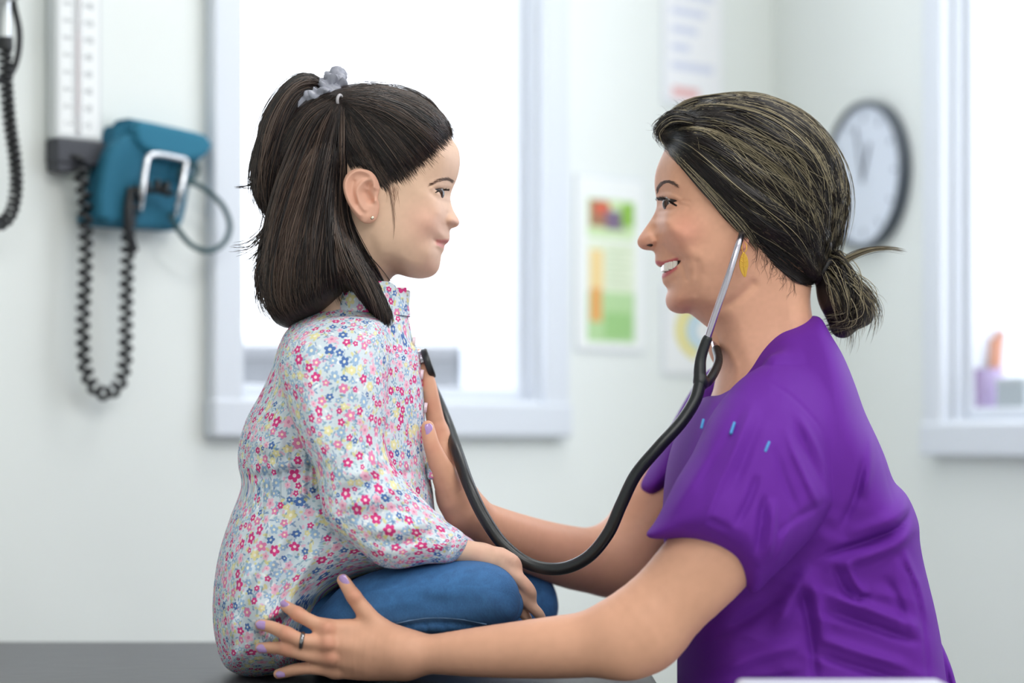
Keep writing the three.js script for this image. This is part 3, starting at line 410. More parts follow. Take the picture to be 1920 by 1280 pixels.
// girl's hands resting in her lap
const gHand = chains([
  [[842, 1030, 0.105, 24], [880, 1036, 0.10, 23], [912, 1046, 0.095, 26], [940, 1056, 0.088, 22]],
  [[900, 1046, 0.09, 26], [935, 1072, 0.08, 24], [955, 1092, 0.075, 16]],
  [[940, 1044, 0.094, 17], [962, 1052, 0.096, 12.5], [968, 1066, 0.09, 11.5], [962, 1078, 0.082, 11]],
  [[945, 1064, 0.094, 16], [972, 1084, 0.096, 13], [992, 1106, 0.09, 12], [994, 1120, 0.08, 11.5], [984, 1128, 0.07, 11]],
  [[938, 1082, 0.086, 15], [968, 1108, 0.088, 12.5], [992, 1132, 0.082, 11], [1008, 1148, 0.074, 10], [1014, 1156, 0.066, 9]],
  [[930, 1092, 0.078, 14], [958, 1122, 0.078, 11.5], [978, 1146, 0.072, 10], [988, 1158, 0.064, 9]],
], 0.006);
girlParts.push(nets(gHand.f, gHand.lo, gHand.hi, 0.0017, { skip: 1.1, color: (x, y, z) => { const n = 0.04 * noise(x * 200, y * 200, z * 200); return mix3(GS, GBLUSH, 0.2 + 0.3 * noise(x * 60, y * 60, z * 60)).map((v) => v * (1 + n)); } }));
const gHand2 = chains([[[870, 1050, -0.06, 20], [905, 1062, -0.05, 22], [950, 1085, -0.02, 17], [975, 1110, 0.0, 12], [990, 1140, 0.01, 9]], [[905, 1062, -0.05, 20], [955, 1100, -0.03, 15], [975, 1135, -0.01, 10]]], 0.006);
girlParts.push(nets(gHand2.f, gHand2.lo, gHand2.hi, 0.002, { skip: 1.1, color: () => GS }));
const gInner = chains([[[672, 560, 0, 60], [650, 640, 0, 66], [640, 800, 0, 70], [630, 1000, 0, 80]], [[650, 640, 0, 50], [640, 680, 0.1, 46], [650, 850, 0.118, 44], [672, 960, 0.126, 42], [760, 1000, 0.122, 36], [842, 1030, 0.105, 24]], [[650, 640, 0, 50], [640, 680, -0.1, 46], [655, 820, -0.13, 44], [690, 960, -0.12, 42], [800, 1010, -0.09, 34], [870, 1050, -0.06, 22]]], 0.02);
girlParts.push(nets(gInner.f, gInner.lo, gInner.hi, 0.006, { skip: 1.1, color: () => GS }));
wpart(girl, 'body', mergeGeometries(girlParts), skinM);
// eyes
function eyeBall(cx, cy, z, r, gaze, iris) {
  const c = V(cx, cy, z), out = []; const g = new THREE.SphereGeometry(r, 48, 32); const p = g.attributes.position, col = new Float32Array(p.count * 3), gz = new THREE.Vector3(...gaze).normalize();
  for (let i = 0; i < p.count; i++) { const v = new THREE.Vector3().fromBufferAttribute(p, i).normalize(), a = Math.acos(clamp(v.dot(gz), -1, 1)); let k = lin(186, 176, 174); if (a < 0.6) { k = a < 0.26 ? lin(12, 10, 12) : a > 0.52 ? lin(30, 20, 16) : iris; } col.set(k, i * 3); const bulge = a < 0.6 ? 1 + 0.06 * (1 - (a / 0.6) ** 2) : 1; p.setXYZ(i, v.x * r * bulge, v.y * r * bulge, v.z * r * bulge); }
  g.setAttribute('color', new THREE.BufferAttribute(col, 3)); g.translate(c.x, c.y, c.z); return g;
}
const eyeM = new THREE.MeshPhysicalMaterial({ vertexColors: true, roughness: 0.22, clearcoat: 0.35, clearcoatRoughness: 0.05 });
for (const s of [1, -1]) wpart(girl, 'eye', eyeBall(814.5, 362.5, s * 0.0229, 0.0102, [0.88, 0.0, s * 0.47], lin(58, 36, 26)), eyeM);
// lashes and brows
function lidLine(h, path, r) { const c = []; for (const [x, y] of catmull(path, 4)) { const q = surfaceAt(h.f, x, y, 0.09); if (q.z > 0.006) c.push(q.v.addScaledVector(q.n, -r * 0.35)); } return [tubeG(c, r, 24, 6), tubeG(c.map((v) => new THREE.Vector3(v.x, v.y, -v.z)), r, 24, 6)]; }
function shortHairs(n, path, dir, len, r, col, h, seed, fan = 0.3) {
  const rand = rng(seed), list = [], c = catmull(path, 10), w = dir.w ?? 1;
  for (let i = 0; i < n; i++) {
    const t = (i + rand()) / n * (c.length - 1), k = Math.min(c.length - 2, t | 0), u = t - k, x = mix(c[k][0], c[k + 1][0], u) + (rand() - 0.5) * w, y = mix(c[k][1], c[k + 1][1], u) + (rand() - 0.5) * w, f = t / (c.length - 1), a = mix(dir.a0, dir.a1, f) + (rand() - 0.5) * fan, l = len * (0.7 + 0.5 * rand()) * (dir.taper ? 0.45 + 0.75 * Math.sin(Math.PI * Math.min(1, f * 0.8 + 0.25)) : 1), p = [], root = surfaceAt(h.f, x, y, 0.09); if (root.z < 0.004) continue;
    for (let q = 0; q < 5; q++) { const e = q / 4, b = a + e * (dir.curl ?? 0), bx = x + Math.cos(b) * l * e, by = y - Math.sin(b) * l * e; if (dir.out) { p.push(V(bx, by, root.z + mm(e * dir.out))); } else { const s = surfaceAt(h.f, bx, by, 0.09); p.push(s.z < 0.004 ? V(bx, by, root.z) : s.v.addScaledVector(s.n, mm(0.12 + 0.25 * e))); } }
    list.push({ p, r: r / 1000, c: col, pow: 3 });
  }
  return [list, list.map((o) => ({ ...o, p: o.p.map((v) => new THREE.Vector3(v.x, v.y, -v.z)) }))];
}
{
  for (const q of lidLine(girlHead, [[816, 361], [825, 357.6], [836, 356.6], [842, 357]], 0.0006)) wpart(girl, 'upper_lash_line', q, mat([26, 18, 18], 0.6));
  for (const q of shortHairs(60, [[815, 361], [825, 357.8], [834, 356.8], [841, 357]], { a0: 0.25, a1: 0.2, curl: 0.4, out: 2, w: 0.8, taper: 1 }, 7.5, 0.22, lin(18, 14, 14), girlHead, 5)) wpart(girl, 'eyelash_row', strandMesh(q), hairM);
  for (const q of shortHairs(200, [[851, 342], [844, 337.5], [834, 336.5], [822, 340], [811, 345]], { a0: 2.5, a1: 3.3, w: 4.5 }, 8, 0.13, lin(122, 92, 78), girlHead, 7)) wpart(girl, 'eyebrow', strandMesh(q), hairM);
}
// hair: solid masses with strands laid over them
const GH = [lin(44, 35, 33), lin(64, 52, 48), lin(30, 24, 25), lin(100, 82, 72)], ghc = (rand, u = 0) => { const t = rand(), k = noise(u * 26, 3, 1) + 0.7 * noise(u * 61, 5, 2), c = mix3(GH[0], k > 0 ? mix3(GH[1], GH[3], Math.min(0.5, k * 0.6)) : GH[2], Math.min(1, rand() * 0.6 + Math.abs(k))); return t < 0.25 ? GH[2] : t > 0.9 ? mix3(c, GH[3], rand()) : c; };
const gHairPoly = catmull([[856, 250], [848, 262], [838, 278], [824, 297], [806, 316], [786, 332], [762, 343], [744, 350], [736, 366], [730, 384], [724, 374], [716, 350], [705, 332], [690, 321], [672, 317], [656, 324], [647, 342], [644, 380], [648, 420], [654, 460], [640, 520], [560, 540], [480, 500], [470, 300], [540, 150], [700, 120], [860, 190]], 4, true);
const gOff = (x, y) => { const p = girlHead.toP(x, y), d = -polyD(p[0], p[1], gHairPoly); return mix(-0.0025, 0.0068, smooth(-3, 34, d)); };
const gCap = { zAt: (x, y) => girlHead.zOff(x, y, gOff(x, y)) }, capF = (x, y, z) => (y < py2y(505) ? 1 : girlHead.coreOff(x, y, z, gOff(x, y)));
const gCapMesh = nets(capF, [girlHead.box[0][0], py2y(510), girlHead.box[0][2] - 0.004], [girlHead.box[1][0], girlHead.box[1][1], girlHead.box[1][2] + 0.004], 0.002, { color: () => GH[0] });
const gBack = relief({
  outline: [[640, 200], [610, 190], [575, 215], [545, 260], [518, 320], [500, 380], [492, 440], [486, 500], [490, 550], [502, 590], [522, 610], [548, 612], [582, 602], [616, 582], [644, 556], [655, 548], [680, 580], [705, 612], [722, 634], [738, 628], [742, 600], [728, 560], [704, 510], [676, 460], [655, 425], [646, 385], [644, 340], [660, 300], [665, 240]],
  zp: 0.03, smoothN: 4, R: 34, cell: 0.0025, blur: 2,
  w: [[610, 192, 34], [636, 205, 44], [575, 218, 50], [545, 265, 64], [640, 262, 72], [590, 300, 80], [540, 400, 74], [530, 500, 76], [540, 590, 66], [600, 480, 86], [600, 560, 84], [640, 400, 82], [660, 480, 84], [700, 560, 84], [730, 620, 84]],
});
const gTail = relief({
  outline: [[604, 150], [585, 138], [560, 142], [530, 165], [503, 205], [484, 255], [473, 310], [471, 350], [482, 385], [498, 405], [515, 430], [535, 410], [548, 360], [556, 300], [570, 240], [592, 200], [612, 180]],
  zp: 0.01, smoothN: 4, R: 36, cell: 0.0025, blur: 2, w: [[600, 165, 24], [560, 180, 36], [520, 230, 44], [500, 300, 46], [500, 380, 36], [530, 320, 46]], mid: [[600, 165, 0], [500, 300, 6], [520, 400, 8], [560, 200, 4]],
});
const gHairBase = mergeGeometries([gCapMesh, gBack.mesh({ color: () => GH[0] }), gTail.mesh({ color: () => GH[0] })]);
const gs = [];
const capZ = (x, y) => Math.max(gCap.zAt(x, y), girlHead.zAt(x, y)), backZ = (x, y) => Math.max(gBack.zAt(x, y), gCap.zAt(x, y)), tailZ = (x, y) => gTail.zAt(x, y);
// swept from the hairline to the tie
const tie = [642, 190, 0];
gs.push(...spread({ guides: [
  [[850, 258, 0], [838, 228, 0], [800, 188, 0], [740, 166, 0], [690, 164, 0], [650, 172, 0], [628, 178, 0]],
  [[848, 264, 0], [820, 232, 0], [770, 196, 0], [710, 178, 0], [670, 178, 0], [640, 184, 0]],
  [[832, 284, 0], [790, 242, 0], [740, 208, 0], [690, 190, 0], [660, 188, 0], [640, 188, 0]],
  [[806, 314, -1], [770, 270, 0], [720, 226, 0], [680, 204, 0], [655, 194, 0], [641, 190, 0]],
  [[772, 340, -1], [745, 300, 0], [705, 250, 0], [672, 214, 0], [652, 198, 0], [641, 191, 0]],
  [[742, 350, -1], [722, 320, 0], [690, 268, 0], [662, 224, 0], [648, 202, 0], [640, 192, 0]],
  [[728, 366, -1], [708, 330, 0], [676, 280, 0], [652, 232, 0], [643, 206, 0], [639, 193, 0]],
  [[700, 318, -1], [682, 305, 0], [660, 268, 0], [644, 228, 0], [640, 204, 0], [638, 194, 0]],
  [[664, 320, -1], [655, 300, 0], [643, 260, 0], [636, 224, 0], [635, 204, 0], [636, 194, 0]],
], n: 1500, zf: capZ, seed: 21, colors: ghc, jit: 7, lift: [0.1, 2.0], len: [0.9, 1], mirror: true, K: 18, clump: 0.7, t0: 0.07, r: [0.2, 0.55], frizz: 11 }));
gs.push(...spread({ guides: [[[860, 252, 0], [846, 246, 0], [828, 236, 0], [800, 222, 0]], [[844, 276, 0], [824, 262, 0], [800, 246, 0], [770, 232, 0]], [[816, 314, 0], [796, 292, 0], [770, 272, 0], [742, 256, 0]], [[776, 346, 0], [758, 318, 0], [736, 292, 0], [712, 270, 0]], [[742, 362, 0], [728, 336, 0], [710, 304, 0], [690, 280, 0]], [[690, 322, 0], [680, 308, 0], [668, 286, 0], [656, 262, 0]]], n: 420, zf: capZ, seed: 24, colors: (r) => mix3(lin(96, 74, 64), GH[1], r()), jit: 9, lift: [0.1, 1.2], len: [0.6, 1], K: 12, r: [0.08, 0.16], frizz: 8, t0: 0.35 }));
gs.push(...spread({ guides: [[[505, 340, 0], [528, 262, 0], [572, 204, 0], [622, 180, 0]], [[530, 350, 0], [556, 258, 0], [594, 204, 0], [628, 186, 0]], [[580, 340, 0], [594, 262, 0], [612, 214, 0], [634, 192, 0]]], n: 420, zf: capZ, seed: 25, colors: ghc, jit: 6, lift: [0.3, 2.6], len: [0.95, 1], K: 14, r: [0.25, 0.6], frizz: 8 }));
// baby hairs at the temple and in front of the ear
gs.push(...spread({ guides: [[[716, 340, 0], [724, 362, 0], [730, 385, 0]], [[732, 350, 0], [737, 372, 0], [738, 400, 0]], [[744, 348, 0], [746, 365, 0], [742, 385, 0]]], n: 40, zf: (x, y) => girlHead.zAt(x, y), seed: 22, colors: (r) => lin(150, 112, 92), jit: 6, lift: [0.0, 0.15], len: [0.3, 1], r: [0.06, 0.13] }));
gs.push(...spread({ guides: [[[728, 350, 1], [735, 390, 0.6], [737, 420, 0.5], [735, 455, 0.6]], [[731, 350, 1], [738, 390, 0.6], [741, 420, 0.5], [737, 450, 0.6]]], n: 7, zf: (x, y) => girlHead.zAt(x, y), seed: 23, colors: (r) => lin(96, 68, 56), jit: 2, lift: [0.05, 0.2], len: [0.6, 1], r: [0.08, 0.16] }));
// hair hanging from below the tie to the shoulder
gs.push(...spread({ guides: [
  [[622, 190, 0], [575, 220, 0], [540, 290, 0], [512, 370, 0], [495, 450, 0], [488, 530, 0], [500, 585, 0], [530, 612, 0]],
  [[626, 194, 0], [590, 240, 0], [558, 320, 0], [530, 410, 0], [512, 490, 0], [508, 560, 0], [525, 600, 0], [548, 606, 0]],
  [[630, 196, 0], [606, 250, 0], [580, 340, 0], [556, 430, 0], [540, 510, 0], [540, 560, 0], [552, 588, 0], [570, 592, 0]],
  [[633, 198, 0], [618, 260, 0], [600, 350, 0], [584, 430, 0], [575, 500, 0], [572, 550, 0], [580, 575, 0], [596, 572, 0]],
  [[636, 200, 0], [628, 270, 0], [618, 350, 0], [610, 420, 0], [606, 480, 0], [604, 530, 0], [612, 552, 0], [622, 548, 0]],
  [[638, 204, 0], [636, 270, 0], [632, 340, 0], [630, 400, 0], [636, 450, 0], [650, 500, 0], [680, 560, 0], [700, 610, 0]],
  [[640, 210, 0], [640, 280, 0], [638, 350, 0], [640, 410, 0], [656, 460, 0], [684, 510, 0], [712, 570, 0], [724, 634, 0]],
  [[644, 230, 0], [644, 300, 0], [641, 360, 0], [648, 415, 0], [670, 460, 0], [700, 510, 0], [728, 565, 0], [737, 630, 0]],
], n: 1500, zf: backZ, seed: 31, colors: ghc, jit: 9, lift: [0.2, 5], len: [0.86, 1.0], K: 26, r: [0.35, 0.9], frizz: 7, clump: 2.6, z0: 0.08 }));
gs.push(...spread({ guides: [[[600, 230, 0], [540, 330, 0], [505, 440, 0], [490, 540, 0], [520, 606, 0]], [[620, 240, 0], [575, 340, 0], [540, 450, 0], [530, 560, 0], [560, 596, 0]], [[632, 250, 0], [612, 340, 0], [600, 430, 0], [590, 510, 0], [604, 560, 0]]], n: 300, zf: backZ, seed: 33, colors: (r) => mix3(GH[1], GH[3], r()), jit: 16, lift: [2, 6], len: [0.9, 1], K: 24, r: [0.3, 0.6], frizz: 8, z0: 0.08 }));  // top layer of paler strands: hair sheen put into their colour
// loose wisps at the back
gs.push(...spread({ guides: [[[500, 400, 40], [490, 430, 40], [460, 452, 38], [425, 462, 36]], [[505, 420, 40], [488, 450, 40], [465, 470, 38], [430, 466, 36]], [[510, 430, 45], [495, 470, 45], [480, 500, 44], [478, 540, 42]], [[505, 480, 50], [490, 520, 50], [484, 560, 48], [492, 592, 46]]], n: 60, seed: 34, colors: ghc, jit: 6, lift: [-10, 10], len: [0.5, 1], K: 16, r: [0.35, 0.7], frizz: 6, pow: 2.4 }));
gs.push(...spread({ guides: [[[500, 320, 30], [470, 345, 30], [440, 352, 30]], [[500, 330, 30], [475, 350, 30], [432, 350, 30]]], n: 9, seed: 35, colors: ghc, jit: 3, lift: [0, 2], r: [0.4, 0.65], pow: 2.4 }));
// ponytail
gs.push(...spread({ guides: [
  [[608, 158, 0], [585, 140, 0], [552, 146, 0], [520, 178, 0], [493, 230, 0], [477, 295, 0], [472, 350, 0], [486, 390, 0]],
  [[608, 162, 0], [580, 152, 0], [548, 165, 0], [520, 205, 0], [500, 260, 0], [488, 320, 0], [486, 370, 0], [500, 410, 0]],
  [[610, 168, 0], [580, 166, 0], [552, 186, 0], [530, 230, 0], [513, 285, 0], [503, 340, 0], [504, 390, 0], [512, 428, 0]],
  [[610, 174, 0], [586, 178, 0], [562, 206, 0], [545, 250, 0], [530, 300, 0], [522, 350, 0], [520, 395, 0], [520, 425, 0]],
  [[612, 178, 0], [592, 190, 0], [574, 222, 0], [560, 265, 0], [548, 310, 0], [540, 350, 0], [536, 385, 0], [528, 415, 0]],
], n: 800, zf: tailZ, seed: 41, colors: ghc, jit: 6, lift: [0, 4], len: [0.84, 1.0], K: 22, frizz: 6, clump: 2.2, mirror: false, r: [0.35, 0.8] }));
// flyaways on the crown
gs.push(...spread({ guides: [[[850, 262, 0], [853, 248, 0], [850, 236, 0]], [[838, 230, 0], [842, 216, 0], [832, 205, 0]], [[800, 192, 0], [800, 178, 0], [785, 172, 0]], [[740, 170, 0], [735, 158, 0], [715, 154, 0]], [[690, 165, 0], [680, 152, 0], [660, 152, 0]]], n: 90, seed: 42, colors: ghc, jit: 8, lift: [-12, 16], r: [0.07, 0.13], frizz: 6, len: [0.4, 1] }));
gs.push(...spread({ guides: [[[590, 150, 0], [575, 125, 0], [590, 112, 0]], [[590, 150, 0], [598, 120, 0], [612, 135, 0]]], n: 6, seed: 43, colors: ghc, jit: 6, lift: [-6, 6], r: [0.08, 0.12] }));
wpart(wpart(girl, 'hair', strandMesh(gs), hairM), 'under_hair', gHairBase, underHairM);
// scrunchie, small elastic, ear stud
{
  const satin = mat([150, 152, 166], 0.32, { sheen: 0.4, sheenColor: new THREE.Color(0.8, 0.8, 0.9) }); const c = V(604, 174, 0.03), ax = new THREE.Vector3(-0.64, 0.72, 0.25).normalize();
  const ring = new THREE.TorusGeometry(0.0185, 0.0095, 28, 90), p = ring.attributes.position;
  for (let i = 0; i < p.count; i++) { const v = new THREE.Vector3().fromBufferAttribute(p, i), a = Math.atan2(v.y, v.x), cen = new THREE.Vector3(Math.cos(a), Math.sin(a), 0).multiplyScalar(0.0185), o = v.clone().sub(cen), b = Math.atan2(o.z, o.dot(cen.clone().normalize())); const k = 1 + 0.28 * Math.sin(a * 9 + Math.sin(b * 2) * 1.4) + 0.22 * Math.sin(a * 16 + b * 3) + 0.35 * noise(Math.cos(a) * 2.4, Math.sin(a) * 2.4, b); v.copy(cen).addScaledVector(o, k); p.setXYZ(i, v.x, v.y, v.z); }
  ring.computeVertexNormals(); ring.applyQuaternion(new THREE.Quaternion().setFromUnitVectors(new THREE.Vector3(0, 0, 1), ax)); ring.translate(c.x, c.y, c.z); wpart(girl, 'scrunchie', ring, satin, 'grey satin scrunchie round the ponytail');
  const el = new THREE.TorusGeometry(0.0052, 0.0016, 12, 30); el.applyQuaternion(new THREE.Quaternion().setFromUnitVectors(new THREE.Vector3(0, 0, 1), new THREE.Vector3(0.95, -0.1, 0.4).normalize())); const ec = V(637, 188, gCap.zAt(px2x(637, 0.05), py2y(188, 0.05)) + 0.003); el.translate(ec.x, ec.y, ec.z); wpart(girl, 'hair_elastic', el, mat([176, 172, 178], 0.4));
  const st = new THREE.SphereGeometry(0.0021, 20, 14); const sc = V(698, 408, 0.0765); st.translate(sc.x, sc.y, sc.z); wpart(girl, 'ear_stud', st, new THREE.MeshStandardMaterial({ color: 0xf0e6d0, metalness: 1, roughness: 0.15 }));
}
// floral cotton
const floral = canvasTex(2048, 2048, (c, w, h) => {
  const r = rng(77); c.fillStyle = '#d5e1ea'; c.fillRect(0, 0, w, h);
  const wrap = (x, y, m, f) => { for (const ox of [-w, 0, w]) for (const oy of [-h, 0, h]) if (x + ox > -m && x + ox < w + m && y + oy > -m && y + oy < h + m) { c.save(); c.translate(x + ox, y + oy); f(); c.restore(); } };
  for (let i = 0; i < 5200; i++) { const x = r() * w, y = r() * h, a = r() * 6.3, l = 8 + r() * 16, k = r(), col = k < 0.4 ? 'rgba(92,130,178,.55)' : k < 0.62 ? 'rgba(130,172,192,.6)' : k < 0.76 ? 'rgba(240,244,247,.85)' : k < 0.88 ? 'rgba(236,176,204,.7)' : 'rgba(222,212,142,.75)'; wrap(x, y, 60, () => { c.rotate(a); c.fillStyle = col; c.beginPath(); c.ellipse(0, 0, l, 5 + k * 5, 0, 0, 6.3); c.fill(); }); }
  const placed = []; const kinds = [['#d63a85', '#f6dfe6', 0.24], ['#e486b4', '#fbe9cf', 0.16], ['#f0bcd2', '#e08ab0', 0.18], ['#4f74b4', '#dfe4dc', 0.1], ['#9dbbdb', '#f3f0dc', 0.2], ['#e9e2ab', '#f7f3e2', 0.12]];
  for (let tries = 0; tries < 26000 && placed.length < 640; tries++) {
    const x = r() * w, y = r() * h; let k = r(), q = kinds[0]; for (const e of kinds) { if (k < e[2]) { q = e; break; } k -= e[2]; }
    const R = 21 + r() * 27; if (placed.some((p) => { let dx = Math.abs(p[0] - x), dy = Math.abs(p[1] - y); dx = Math.min(dx, w - dx); dy = Math.min(dy, h - dy); return Math.hypot(dx, dy) < (p[2] + R) * 0.92; })) continue;
    placed.push([x, y, R]); const a = r() * 6.3, n = 5 + (r() < 0.3 ? 1 : 0), sq = 0.75 + r() * 0.25;
    wrap(x, y, 90, () => { c.rotate(a); c.scale(1, sq); c.fillStyle = q[0]; for (let i = 0; i < n; i++) { c.save(); c.rotate(i / n * 6.283); c.beginPath(); c.ellipse(R * 0.56, 0, R * 0.46, R * 0.36, 0, 0, 6.3); c.fill(); c.restore(); } c.beginPath(); c.arc(0, 0, R * 0.5, 0, 6.3); c.fill(); c.fillStyle = q[1]; c.beginPath(); c.arc(0, 0, R * 0.3, 0, 6.3); c.fill(); });
  }
});
const weave = noiseTex(128, (i, j) => 0.5 + 0.2 * Math.sin(i * Math.PI / 2) + 0.2 * Math.sin(j * Math.PI / 2) + 0.1 * noise(i / 8, j / 8, 3)); weave.repeat.set(3, 3);
const floralM = new THREE.MeshPhysicalMaterial({ map: floral, roughness: 0.85, bumpMap: weave, bumpScale: 0.00012 });
const TILE = 0.30, clothUV = (xc, rad, zc) => (x, y, z) => { const g = clamp((x - xc) / rad, -1, 1), dz = zc - z; return [(x + g * dz) / TILE, (y + (z < zc - 2 * rad ? 0 : 0)) / TILE]; };
const gather = (pts, n, amp, len, seed) => { const r = rng(seed), c = catmull(pts, 10), out = []; for (let i = 0; i < n; i++) { const p = c[Math.min(c.length - 1, ((i + r() * 0.7) / n * c.length) | 0)]; const l = len * (0.5 + r()); out.push({ pts: [[p[0], p[1] - l * 0.25], [p[0] + (r() - 0.5) * 4, p[1] + l]], amp: amp * (0.5 + r()) * (i % 2 ? 1 : -1), sig: 3 + r() * 3 }); } return out; };
const blouse = relief({
  outline: [[640, 560], [700, 566], [745, 566], [764, 590], [773, 630], [786, 665], [792, 710], [796, 760], [797, 810], [801, 850], [806, 888], [812, 925], [816, 960], [830, 1000], [845, 1040], [800, 1066], [735, 1076], [690, 1080], [650, 1096], [622, 1120], [600, 1158], [588, 1200], [575, 1240], [552, 1258], [520, 1262], [480, 1266], [448, 1260], [424, 1243], [411, 1212], [403, 1160], [404, 1100], [414, 1035], [432, 975], [452, 922], [455, 900], [449, 870], [451, 830], [466, 782], [492, 735], [512, 690], [524, 650], [540, 618], [580, 585]],
  zp: 0, smoothN: 4, R: 95, cell: 0.0022, blur: 2, taper: true, wrinkle: (() => { const a = creases(2.6, 24, 2.02, 31), b = creases(1.2, 20, 1.2, 33); return (x, y) => mix(b(x, y), a(x, y), smooth(820, 930, y)); })(),
  w: [[640, 580, 60], [600, 640, 118], [700, 620, 100], [760, 640, 70], [560, 720, 122], [700, 740, 108], [780, 760, 84], [640, 840, 108], [500, 840, 116], [780, 860, 92], [520, 900, 110], [620, 900, 104], [780, 910, 92], [480, 1000, 122], [600, 1000, 128], [760, 1000, 118], [450, 1100, 128], [560, 1100, 142], [680, 1080, 140], [450, 1220, 124], [530, 1220, 140], [800, 1050, 118]],
  bumps: [
    { pts: [[450, 902], [500, 890], [560, 880], [610, 868], [650, 860]], amp: -9, sig: 6 }, { pts: [[740, 888], [780, 884], [806, 890]], amp: -4, sig: 5 }, { pts: [[448, 912], [500, 902], [570, 892]], amp: 2, sig: 5 },
    ...gather([[455, 906], [500, 896], [560, 886], [610, 876]], 26, 4.6, 46, 91), ...gather([[455, 890], [500, 880], [560, 868], [600, 858]], 20, 3.4, -34, 92), ...gather([[740, 890], [806, 892]], 10, 2.6, 40, 93),
    { pts: [[600, 900], [560, 980], [520, 1080], [500, 1160]], amp: 9.5, sig: 16 }, { pts: [[560, 930], [500, 1030], [470, 1130], [440, 1210]], amp: 9.5, sig: 15 }, { pts: [[480, 950], [445, 1060], [425, 1160]], amp: 6.8, sig: 12 }, { pts: [[640, 980], [590, 1060], [555, 1130], [490, 1160]], amp: 10.8, sig: 14 }, { pts: [[530, 980], [490, 1080], [462, 1180]], amp: -9.5, sig: 12 }, { pts: [[600, 960], [545, 1060], [515, 1120]], amp: -10.8, sig: 13 },
    { pts: [[760, 1074], [690, 1078], [630, 1100], [560, 1125], [510, 1150]], amp: 10.8, sig: 12 }, { pts: [[680, 1090], [610, 1118], [540, 1150], [500, 1180]], amp: -13.5, sig: 9 }, { pts: [[470, 1130], [462, 1190], [470, 1250]], amp: 6.8, sig: 10 },
    { pts: [[515, 690], [540, 760], [570, 830], [600, 870]], amp: -7, sig: 14 }, { pts: [[460, 800], [500, 830], [560, 840]], amp: 3, sig: 12 }, { pts: [[470, 850], [520, 860], [580, 850]], amp: -3, sig: 10 },
    { pts: [[718, 620], [724, 700], [724, 780], [722, 850]], amp: -5, sig: 7 }, { pts: [[735, 640], [740, 760], [745, 860]], amp: 2.5, sig: 9 }, { pts: [[770, 640], [785, 720], [788, 800], [796, 880]], amp: -2, sig: 4 },
  ],
});
const sleeve = relief({
  outline: [[650, 598], [690, 606], [712, 630], [720, 690], [724, 760], [724, 830], [740, 872], [772, 912], [806, 948], [838, 978], [862, 994], [877, 1012], [872, 1032], [860, 1046], [842, 1056], [800, 1056], [752, 1064], [715, 1058], [675, 1028], [634, 996], [613, 972], [603, 930], [594, 880], [568, 830], [545, 770], [530, 712], [530, 668], [552, 632], [600, 606]],
  zp: 0.11, smoothN: 4, R: 70, cell: 0.002, blur: 2, taper: true, wrinkle: (() => { const a = creases(1.9, 22, -0.35, 41), b = creases(1.0, 26, 1.3, 43); return (x, y) => mix(b(x, y), a(x, y), smooth(760, 880, y)); })(),
  w: [[620, 640, 38], [630, 700, 50], [640, 800, 50], [660, 900, 48], [680, 970, 47], [760, 990, 44], [820, 1010, 40], [860, 1020, 36], [560, 700, 46], [700, 760, 44]],
  mid: [[620, 620, 92], [630, 720, 108], [640, 850, 122], [660, 960, 130], [740, 1000, 128], [860, 1022, 106], [560, 700, 104], [700, 700, 104]],
  bumps: [
    { pts: [[724, 840], [690, 880], [640, 890]], amp: 6, sig: 12 }, { pts: [[736, 868], [690, 910], [630, 920]], amp: -7, sig: 9 }, { pts: [[760, 900], [715, 930], [640, 948]], amp: 6, sig: 10 }, { pts: [[790, 936], [740, 955], [660, 970]], amp: -6, sig: 9 }, { pts: [[820, 968], [760, 985], [690, 988]], amp: 5, sig: 9 }, { pts: [[840, 990], [790, 1008], [730, 1012], [680, 1004]], amp: -6, sig: 8 }, { pts: [[620, 930], [640, 980], [690, 1020], [750, 1040]], amp: 4, sig: 10 },
    { pts: [[856, 998], [844, 1026], [838, 1052]], amp: -6, sig: 5 }, { pts: [[872, 1012], [862, 1030], [852, 1048]], amp: 3, sig: 5 }, { pts: [[600, 640], [580, 720], [590, 800], [610, 870]], amp: 4, sig: 16 }, { pts: [[680, 640], [676, 740], [690, 820]], amp: 3, sig: 16 }, { pts: [[640, 700], [630, 800], [650, 870]], amp: -3, sig: 18 }, ...gather([[850, 1000], [838, 1050]], 6, 2, 20, 95),
  ],
});
wpart(girl, 'blouse', blend(blouse, sleeve, (x, y) => mix(0.022, 0.002, smooth(650, 780, y)), 0.0022, blouse.unroll(TILE), sleeve.unroll(TILE * 0.97)), floralM, 'cotton blouse printed with pink and blue flowers');
const farSleeve = chains([[[640, 650, -0.11, 74], [655, 820, -0.13, 74], [690, 960, -0.12, 70], [800, 1010, -0.09, 54], [862, 1042, -0.065, 38]]], 0.02);
wpart(girl, 'sleeve', nets(farSleeve.f, farSleeve.lo, farSleeve.hi, 0.004, { skip: 1.1, uv: (x, y, z) => [(x + z) / TILE, y / TILE] }), floralM);
